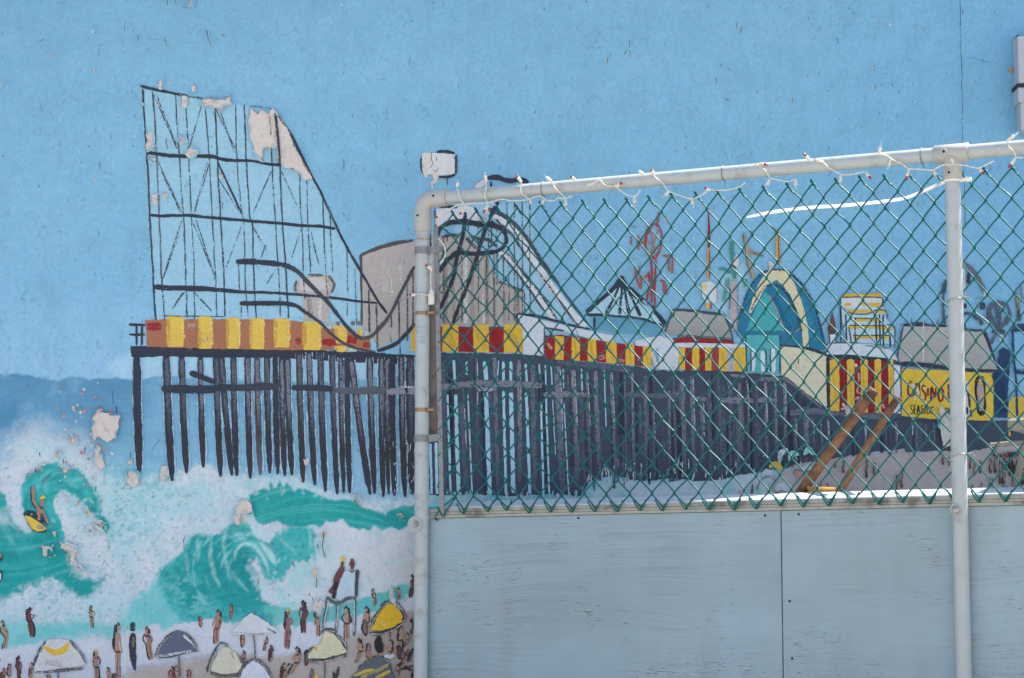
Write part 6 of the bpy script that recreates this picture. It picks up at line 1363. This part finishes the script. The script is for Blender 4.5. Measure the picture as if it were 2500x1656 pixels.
for py in (766, 1002):
    zc = fp(1030, py).z; c = Vector((PL.x, PL.y, zc)); mb = MB(); band(mb, c, UP, RP + .0004, .012, .0012)
    o = mb.build('hose_clamp', M_BRASS, fence); bpy.context.view_layer.update()
    mb = MB(); mb.tube([c + TD * (RP + .003) + ND * .012, c + TD * (RP + .026) + ND * .010], .0055, 10); h_ = mb.build('clamp_screw', M_BRASS, None); h_.parent = o; h_.matrix_parent_inverse = o.matrix_world.inverted()
# thin tie wires round rail and posts
for px, r_, ax in ((1328, .0225, TD), (1768, .0225, TD), (2253, .0225, TD)):
    u = (fp(px, 430) - PL).dot(TD); mb = MB(); ring(mb, PL + TD * u + UP * ZR, ax, r_ + .001, .0013, 28, 6)
    c = PL + TD * u + UP * (ZR - .024); mb.tube([c, c - UP * .008 + TD * .004, c - UP * .016 + TD * .002 + ND * .004, c - UP * .022 + TD * .007], .0014, 6)
    mb.build('tie_wire', M_GALV, fence)
for py in (733, 1113):
    zc = fp(2335, py).z; mb = MB(); mb.tube([PR + UP * (zc + .006 * math.cos(a * math.pi / 12)) + TD * ((RP + .002) * math.cos(a * math.pi / 12)) + ND * ((RP + .002) * math.sin(a * math.pi / 12)) for a in range(24)], .0016, 6, closed=True, cap=False)
    c = PR + TD * RP + UP * (zc + .006); mb.tube([c, c + TD * .020 + UP * .001, c + TD * .022 - UP * .012], .0018, 6); mb.build('tie_wire', M_STEEL, fence)
zc = fp(1030, 586).z; mb = MB(); ring(mb, Vector((PL.x, PL.y, zc)), UP + TD * .05, RP + .0008, .0008, 28, 5); mb.build('tie_wire', M_GALV, fence)
# through-bolts with washers
for (px, py), p, big in (((1020, 1281), PL, 1), ((2337, 1246), PR, 0)):
    z = fp(px, py).z; c = Vector((p.x, p.y, z)) - TD * (.010 if big else .006) + ND * (RP - .001)
    mb = MB(); disc(mb, c, ND, .0255 if big else .017, .0028, 30); w_ = mb.build('washer', M_STEEL, fence); bpy.context.view_layer.update()
    mb = MB()
    if big: disc(mb, c + ND * .0028, ND, .0115, .009, 6); disc(mb, c + ND * .011, ND, .0055, .007, 14)
    else: mb.tube([c + ND * .0028, c + ND * .006, c + ND * .009, c + ND * .0105], [.0125, .0118, .0085, .003], 20)
    o = mb.build('bolt', M_STEEL, None); o.parent = w_; o.matrix_parent_inverse = w_.matrix_world.inverted()

# ------------------------------------------------------------------ plywood barrier
PLYOFF = -(RP + .001)
ply = empty('plywood_barrier', (PL.x - ND.x * .05, PL.y - ND.y * .05, TZ), 'low barrier of grey painted weathered plywood sheets bolted below the mesh', 'barrier')
ZCAP = fp(1300, 1236, PLYOFF).z
useam0 = (fp(1909, 1450, PLYOFF) - PL).dot(TD)
def panel(ua, ub):
    th = .018; c = PL + TD * ((ua + ub) / 2) + ND * (PLYOFF - th / 2) + UP * TZ
    mb = MB(); mb.box(Vector((0, 0, (ZCAP - .031 - TZ) / 2)), ub - ua, th, ZCAP - .031 - TZ, bev=.0012)
    me = bpy.data.meshes.new('plywood_sheet'); me.from_pydata(mb.v, [], mb.f); me.materials.append(M_PLY)
    o = bpy.data.objects.new('plywood_sheet', me); o.rotation_euler = (0, 0, math.atan2(TD.y, TD.x)); o.location = c - ply.location
    return link(o, ply)
panel(-.012, useam0 - .0016); panel(useam0 + .0016, FLEN + 1.9)
# cap: laminated front edge and a sloping painted shelf
L0, L1 = .0175, FLEN + 1.9
def prism(prof, ua, ub, name, mat):
    mb = MB(); n = len(prof)
    vs = [PL + TD * u + ND * (-d) + UP * z for u in (ua, ub) for d, z in prof]
    fs = [tuple(range(n)), tuple(reversed(range(n, 2 * n)))] + [(i, n + i, n + (i + 1) % n, (i + 1) % n) for i in range(n)]
    mb.add(vs, fs); return mb.build(name, mat, ply)
d0 = -PLYOFF - .004
prism([(d0, ZCAP - .030), (d0, ZCAP - .0215), (d0 + .05, ZCAP - .0215), (d0 + .05, ZCAP - .030)], L0, L1, 'edge_strip', M_PLYEDGE)
prism([(d0 + .0015, ZCAP - .0205), (d0 + .0015, ZCAP - .0125), (d0 + .05, ZCAP - .0125), (d0 + .05, ZCAP - .0205)], L0, L1, 'edge_strip', M_PLYEDGE)
prism([(d0 - .0015, ZCAP - .0115), (d0 - .0015, ZCAP - .002), (d0 + .05, ZCAP - .0005), (d0 + .05, ZCAP - .0115)], L0, L1, 'edge_strip', M_PLYEDGE)
DP = .135
prism([(d0 + .001, ZCAP - .001), (d0 + .002, ZCAP + .003), (d0 + DP, ZCAP + .003 + DP * .185), (d0 + DP, ZCAP - .012 + DP * .185)], L0 + .05, L1, 'cap_board', M_CAP)
for px, py in ((1412, 1265), (1868, 1259), (1950, 1256), (1928, 1468), (1934, 1608)):
    c = fp(px, py, PLYOFF); mb = MB(); disc(mb, c - ND * .001, ND, .0048, .002, 9, .003); mb.build('nail', M_HOLE, ply)

# ------------------------------------------------------------------ string of mini lights wound along the rail
SL = empty('string_lights', (PL.x + .3, PL.y - .2, ZR - .03), 'white cord of mini lights with red and clear bulbs wound along the top rail', 'string lights')
Z1 = zoom(980, 380, 4.552); Z2 = zoom(1480, 340, 4.552); Z3 = zoom(1980, 60, 3.137)
def railpt(px, py, off):
    return fp(px, py, off)
def cord(zf, pts, off=.026, r=.0013, tw=.0021):
    cords = MB(); P = catmull(zf(pts), 4); n = len(P); a = []; b_ = []
    for i, p in enumerate(P):
        c = fp(p[0], p[1], off); ph = i * .85
        d = (TD * math.cos(ph) + UP * math.sin(ph) * .7) * tw * .5 + ND * math.sin(ph) * tw * .5
        a.append(c + d); b_.append(c - d)
    cords.tube(a, r, 5); cords.tube(b_, r, 5); cords.build('cord', M_CORD, SL)
FR = .0265
for q in ([(620, 365), (640, 430), (665, 500), (695, 540)], [(945, 300), (935, 400), (925, 450), (960, 530)], [(1330, 300), (1325, 390), (1360, 440), (1430, 490)], [(1675, 290), (1700, 350), (1770, 420), (1830, 480)]): cord(Z1, q, FR)
for q in ([(420, 650), (540, 590), (640, 550), (700, 545), (780, 530), (850, 535), (960, 525)], [(960, 530), (1050, 500), (1130, 485), (1220, 505), (1320, 500), (1420, 490)], [(1420, 490), (1500, 455), (1560, 455), (1620, 500), (1700, 500), (1740, 470)], [(1740, 470), (1810, 480), (1900, 450)], [(2070, 335), (2130, 315), (2200, 270), (2250, 320), (2310, 340), (2400, 330)], [(700, 545), (760, 600)], [(1000, 520), (1050, 555)]): cord(Z1, q, .020 if q[0][1] > 420 else FR)
for q in ([(0, 520), (60, 518), (110, 530), (180, 590), (290, 640), (340, 620), (380, 570)], [(470, 395), (520, 395), (560, 440), (610, 470), (650, 520), (690, 580)], [(690, 580), (800, 620), (930, 660), (1000, 650), (1080, 610), (1130, 570)], [(1130, 560), (1280, 570), (1400, 555), (1480, 530), (1545, 480)], [(1630, 300), (1670, 275), (1720, 310), (1780, 360), (1815, 430)], [(1815, 435), (1900, 450), (2000, 470), (2110, 445)]): cord(Z2, q, FR if q[0][1] < 420 else .020)
for q in ([(20, 1030), (90, 1055), (140, 1100), (230, 1150)], [(230, 1150), (300, 1150), (400, 1130)], [(530, 995), (580, 1005), (620, 1035), (680, 1060), (745, 1105)], [(745, 1105), (850, 1110), (930, 1115), (1000, 1080), (1080, 1070)], [(1080, 1070), (1180, 1080), (1280, 1100), (1330, 1080), (1400, 1045)], [(1500, 895), (1520, 940), (1555, 975), (1570, 1020)], [(1570, 1020), (1631, 1020), (1680, 1010)]): cord(Z3, q, .033 if q[0][0] > 700 and q[0][0] < 1300 else (FR if q[0][1] < 1060 else .020))
ZLP = zoom(820, 340, 2.8)
cord(ZLP, [(668, 1110), (660, 1060), (650, 1010), (648, 930), (655, 890)], .012); cord(ZLP, [(530, 1065), (580, 1058), (640, 1068), (668, 1040)], .028); cord(ZLP, [(700, 680), (735, 720), (750, 780), (730, 830), (715, 850)], .010); cord(Z1, [(420, 650), (395, 700), (380, 760)], .008)
BUL = [(Z1, *q) for q in (((620, 350), (625, 290), 0), ((945, 290), (922, 175), 0), ((1335, 295), (1268, 210), 1), ((1670, 290), (1590, 225), 0), ((1935, 280), (1885, 235), 1), ((690, 590), (645, 660), 1), ((965, 545), (905, 645), 1), ((440, 650), (395, 682), 1), ((1435, 485), (1440, 550), 0), ((1590, 490), (1555, 540), 0), ((1825, 490), (1830, 600), 0))]
BUL += [(Z2, *q) for q in (((115, 535), (175, 478), 1), ((425, 405), (355, 345), 0), ((535, 395), (495, 330), 1), ((700, 570), (625, 665), 0), ((312, 640), (320, 760), 0), ((945, 655), (975, 765), 0), ((1160, 570), (1098, 545), 1), ((1700, 272), (1795, 285), 1), ((2268, 245), (2190, 150), 1), ((1815, 450), (1765, 550), 0), ((2105, 450), (2105, 560), 0))]
BUL += [(Z3, *q) for q in (((90, 1055), (15, 1025), 0), ((228, 1155), (222, 1240), 0), ((420, 1130), (462, 1187), 1), ((520, 1000), (540, 895), 0), ((610, 1035), (585, 1120), 0), ((748, 1110), (728, 1202), 1), ((940, 1115), (962, 1180), 0), ((1090, 1065), (1065, 1010), 0), ((1285, 1100), (1330, 1152), 1), ((1565, 1025), (1508, 1102), 1), ((1500, 895), (1592, 820), 0))]
BUL += [(ZLP, (655, 892), (612, 857), 1), (ZLP, (585, 1060), (602, 1102), 0), (ZLP, (545, 1066), (505, 1062), 1)]
for zf, a_, e_, red in BUL:
    pa = zf([a_])[0]; pe = zf([e_])[0]
    off = .024 if pa[1] < 470 or pa[0] > 2200 else .012
    if pa[0] < 1060: off = .026 if pa[0] < 1040 else .012
    A = fp(pa[0], pa[1], off); E_ = fp(pe[0], pe[1], off + .004); d = (E_ - A); L = max(d.length, .022); d.normalize()
    mb = MB(); ls = L * .58
    mb.tube([A, A + d * ls * .15, A + d * ls * .55, A + d * ls * .6, A + d * ls], [.0030, .0043, .0046, .0054, .0052], 10)
    s_ = mb.build('bulb_socket', M_SOCK, SL); bpy.context.view_layer.update()
    mb = MB(); b0 = A + d * ls; bl = L - ls
    mb.tube([b0 - d * .001, b0 + d * bl * .35, b0 + d * bl * .7, b0 + d * bl * .92, b0 + d * bl], [.0034, .0038, .0030, .0016, .0004], 10)
    o = mb.build('bulb', M_RED if red else M_CLEAR, None); o.parent = s_; o.matrix_parent_inverse = s_.matrix_world.inverted()
c = fp(1053, 729, .010); mb = MB(); mb.box(c, .017, .013, .040, (TD, -ND, UP), bev=.002); mb.box(c + UP * .022, .011, .009, .010, (TD, -ND, UP), bev=.001); mb.build('plug', M_SOCK, SL)

# ------------------------------------------------------------------ big nylon cable tie on the right post
zt = fp(2335, 440).z
ct = empty('cable_tie', (PR.x, PR.y, zt), 'long white nylon cable tie looped round the tee post with a curving tail', 'cable tie')
mb = MB(); band(mb, Vector((PR.x, PR.y, zt)), (UP + TD * -.10), RP + .0012, .0105, .0016); mb.build('loop', M_ZIP, ct)
mb = MB(); c = fp(2365, 438, .004); mb.box(c, .016, .010, .013, (TD, -ND, UP), bev=.0015); pc = PR + TD * RP + UP * c.z; mb.box((c + pc) / 2, (c - pc).length, .003, .010, ((c - pc).normalized(), -ND, UP)); c2 = fp(2305, 446, .006); mb.box(c2, .020, .007, .011, (TD, -ND, (UP * 1 + TD * .25).normalized()), bev=.0015); mb.build('head', M_ZIP, ct)
mb = MB(); P = catmull([(2305, 446), (2270, 460), (2235, 475), (2200, 486), (2140, 494), (2060, 502), (1980, 507), (1900, 516), (1850, 525), (1823, 531)], 8)
n = len(P); vs = []; fs = []
for i, p in enumerate(P):
    f = i / (n - 1); cc = fp(p[0], p[1], -.004 - .034 * math.sin(min(1, f * 1.6) * math.pi / 2))
    w = .0082 * (1 if f < .93 else max(.45, 1 - (f - .93) * 7))
    q0 = Vector(P[min(i + 1, n - 1)] .tolist() + [0]) - Vector(P[max(i - 1, 0)].tolist() + [0]); nn = Vector((q0.y, -q0.x, 0)).normalized()
    nv = (TD * nn.x - UP * nn.y).normalized()
    if nv.z < 0: nv = -nv
    wv = (nv * .70 - ND * .71).normalized()       # leaning so that the flat side faces up and out
    tv = ND * .70 + nv * .71
    for s, t_ in ((-1, -.0006), (1, -.0006), (1, .0006), (-1, .0006)): vs.append(cc + wv * (w * s) + tv * t_)
for i in range(n - 1):
    for k in range(4): fs.append((i * 4 + k, i * 4 + (k + 1) % 4, i * 4 + 4 + (k + 1) % 4, i * 4 + 4 + k))
fs += [(3, 2, 1, 0), (n * 4 - 4, n * 4 - 3, n * 4 - 2, n * 4 - 1)]
mb.add(vs, fs); mb.build('strap', M_ZIP, ct)

# ------------------------------------------------------------------ tipped wooden chair behind the mesh
COFF = -.205
ch = empty('tipped_chair', (fp(1950, 1215, COFF).x, fp(1950, 1215, COFF).y, TZ), 'worn brown wooden chair tipped over, two legs poking up behind the mesh', 'chair')
def leg(a_, e_, wa, we, name='leg', mat=M_BROWN, dyy=0.0):
    A = fp(a_[0], a_[1], COFF + dyy); B = fp(e_[0], e_[1], COFF + dyy); d = (A - B).normalized()
    B2 = B + (B - A) * max(0.0, (B.z - TZ - .03) / max(A.z - B.z, 1e-3)); mb = MB()
    L = (A - B2).length; m_ = 26; pts = []; rr = []
    for i in range(m_ + 1):
        f = i / m_; p = A + (B2 - A) * f
        s = (p - A).length / (B - A).length
        w = (wa + (we - wa) * min(1, s)) * 7.0 / FPX / 2
        w *= 1 + .05 * mnoise.noise((f * 14, wa, 0))
        if i == 0: w *= .82
        pts.append(p); rr.append(w)
    mb.tube([pts[0] + d * .002] + pts, [rr[0] * .9] + rr, 12, smooth=True); o = mb.build(name, mat, ch)
    mb = MB(); mb.tube([pts[0] + d * .0035, pts[0] + d * .0025, pts[0] - d * .03, pts[0] - d * .036], [rr[0] * .9, rr[1] * 1.04, rr[1] * 1.05, rr[1] * .99], 12); mb.build('leg_tip', M_TIP, ch); return A, B, B2
A1, B1, F1 = leg((2133, 954), (1948, 1212), 25, 27); A2, B2, F2 = leg((2192, 971), (2046, 1206), 19, 22, dyy=.015)
mb = MB(); a_ = fp(1978, 1203, COFF + .008); e_ = fp(2040, 1203, COFF + .012); mb.tube([a_, (a_ + e_) / 2, e_], [.014, .018, .015], 10); mb.build('stretcher', M_AMBER, ch)
mb = MB(); a_ = fp(1972, 1190, COFF + .012); e_ = fp(2003, 1214, COFF + .018); mb.tube([a_, e_], [.006, .009], 8); mb.build('glue_block', M_AMBER, ch)
mb = MB(); m1 = B1 + (F1 - B1) * .35; m2 = B2 + (F2 - B2) * .35; mb.box((m1 + m2) / 2 - ND * .06 - UP * .02, .42, .03, .36, (TD, -ND, UP), bev=.006); mb.build('seat', M_BROWN, ch)

# a second piece of furniture cut by the picture's edge
SOFF = -.23
st = empty('wooden_stool', (fp(2480, 1180, SOFF).x, fp(2480, 1180, SOFF).y, TZ), 'grey-brown wooden stool frame in shade behind the mesh beside the tee post', 'stool')
def bar(pts, r, name, mat=M_GREYWOOD):
    mb = MB(); mb.tube([fp(p[0], p[1], SOFF) for p in pts], r, 10); return mb.build(name, mat, st)
bar([(2418, 1087), (2470, 1082), (2700, 1064)], .0065, 'stretcher')
bar([(2502, 1086), (2474, 1212), (2400, 1560), (2350, 1800)], .0105, 'leg'); bar([(2690, 1040), (2700, 1800)], .0115, 'leg')
a_ = fp(2481, 1042, SOFF); mb = MB(); mb.box(fp(2600, 1038, SOFF), (fp(2722, 1038, SOFF) - a_).length, .22, .034, (TD, -ND, UP), bev=.008); mb.build('seat', M_GREYWOOD, st)

# ------------------------------------------------------------------ white box on the wall at the right
wb = empty('wall_box', (aty(2600, 310, 0).x, -.05, aty(2600, 310, 0).z), 'white enamel wall box with a black strap, stepped underneath', 'wall box')
def wbx(x0, y0, x1, y1, dep, name, mat, bev=.0015):
    a_ = aty(x0, y0, -dep); e_ = aty(x1, y1, -dep); mb = MB(); mb.box(((a_.x + e_.x) / 2, -dep / 2 - .001, (a_.z + e_.z) / 2), e_.x - a_.x, dep, a_.z - e_.z, bev=bev); return mb.build(name, mat, wb)
wbx(2484, 88, 2760, 204, .075, 'upper_case', M_WHITEBOX); wbx(2482, 204, 2765, 213, .079, 'strap', M_BLACK, .001); wbx(2485, 213.5, 2760, 249, .075, 'middle_case', M_WHITEBOX); wbx(2491, 249.5, 2752, 318, .066, 'lower_case', M_WHITEBOX)
mb = MB(); a_ = aty(2481, 88, -.01); e_ = aty(2488, 318, -.01); mb.box(((a_.x + e_.x) / 2 + .004, -.012, (a_.z + e_.z) / 2), .008, .022, a_.z - e_.z); mb.build('gasket', M_BLACK, wb)
c = aty(2468, 171, -.006); mb = MB(); mb.box(c, .016, .012, .010, bev=.002); mb.build('cable_clip', M_AMBER, wb)
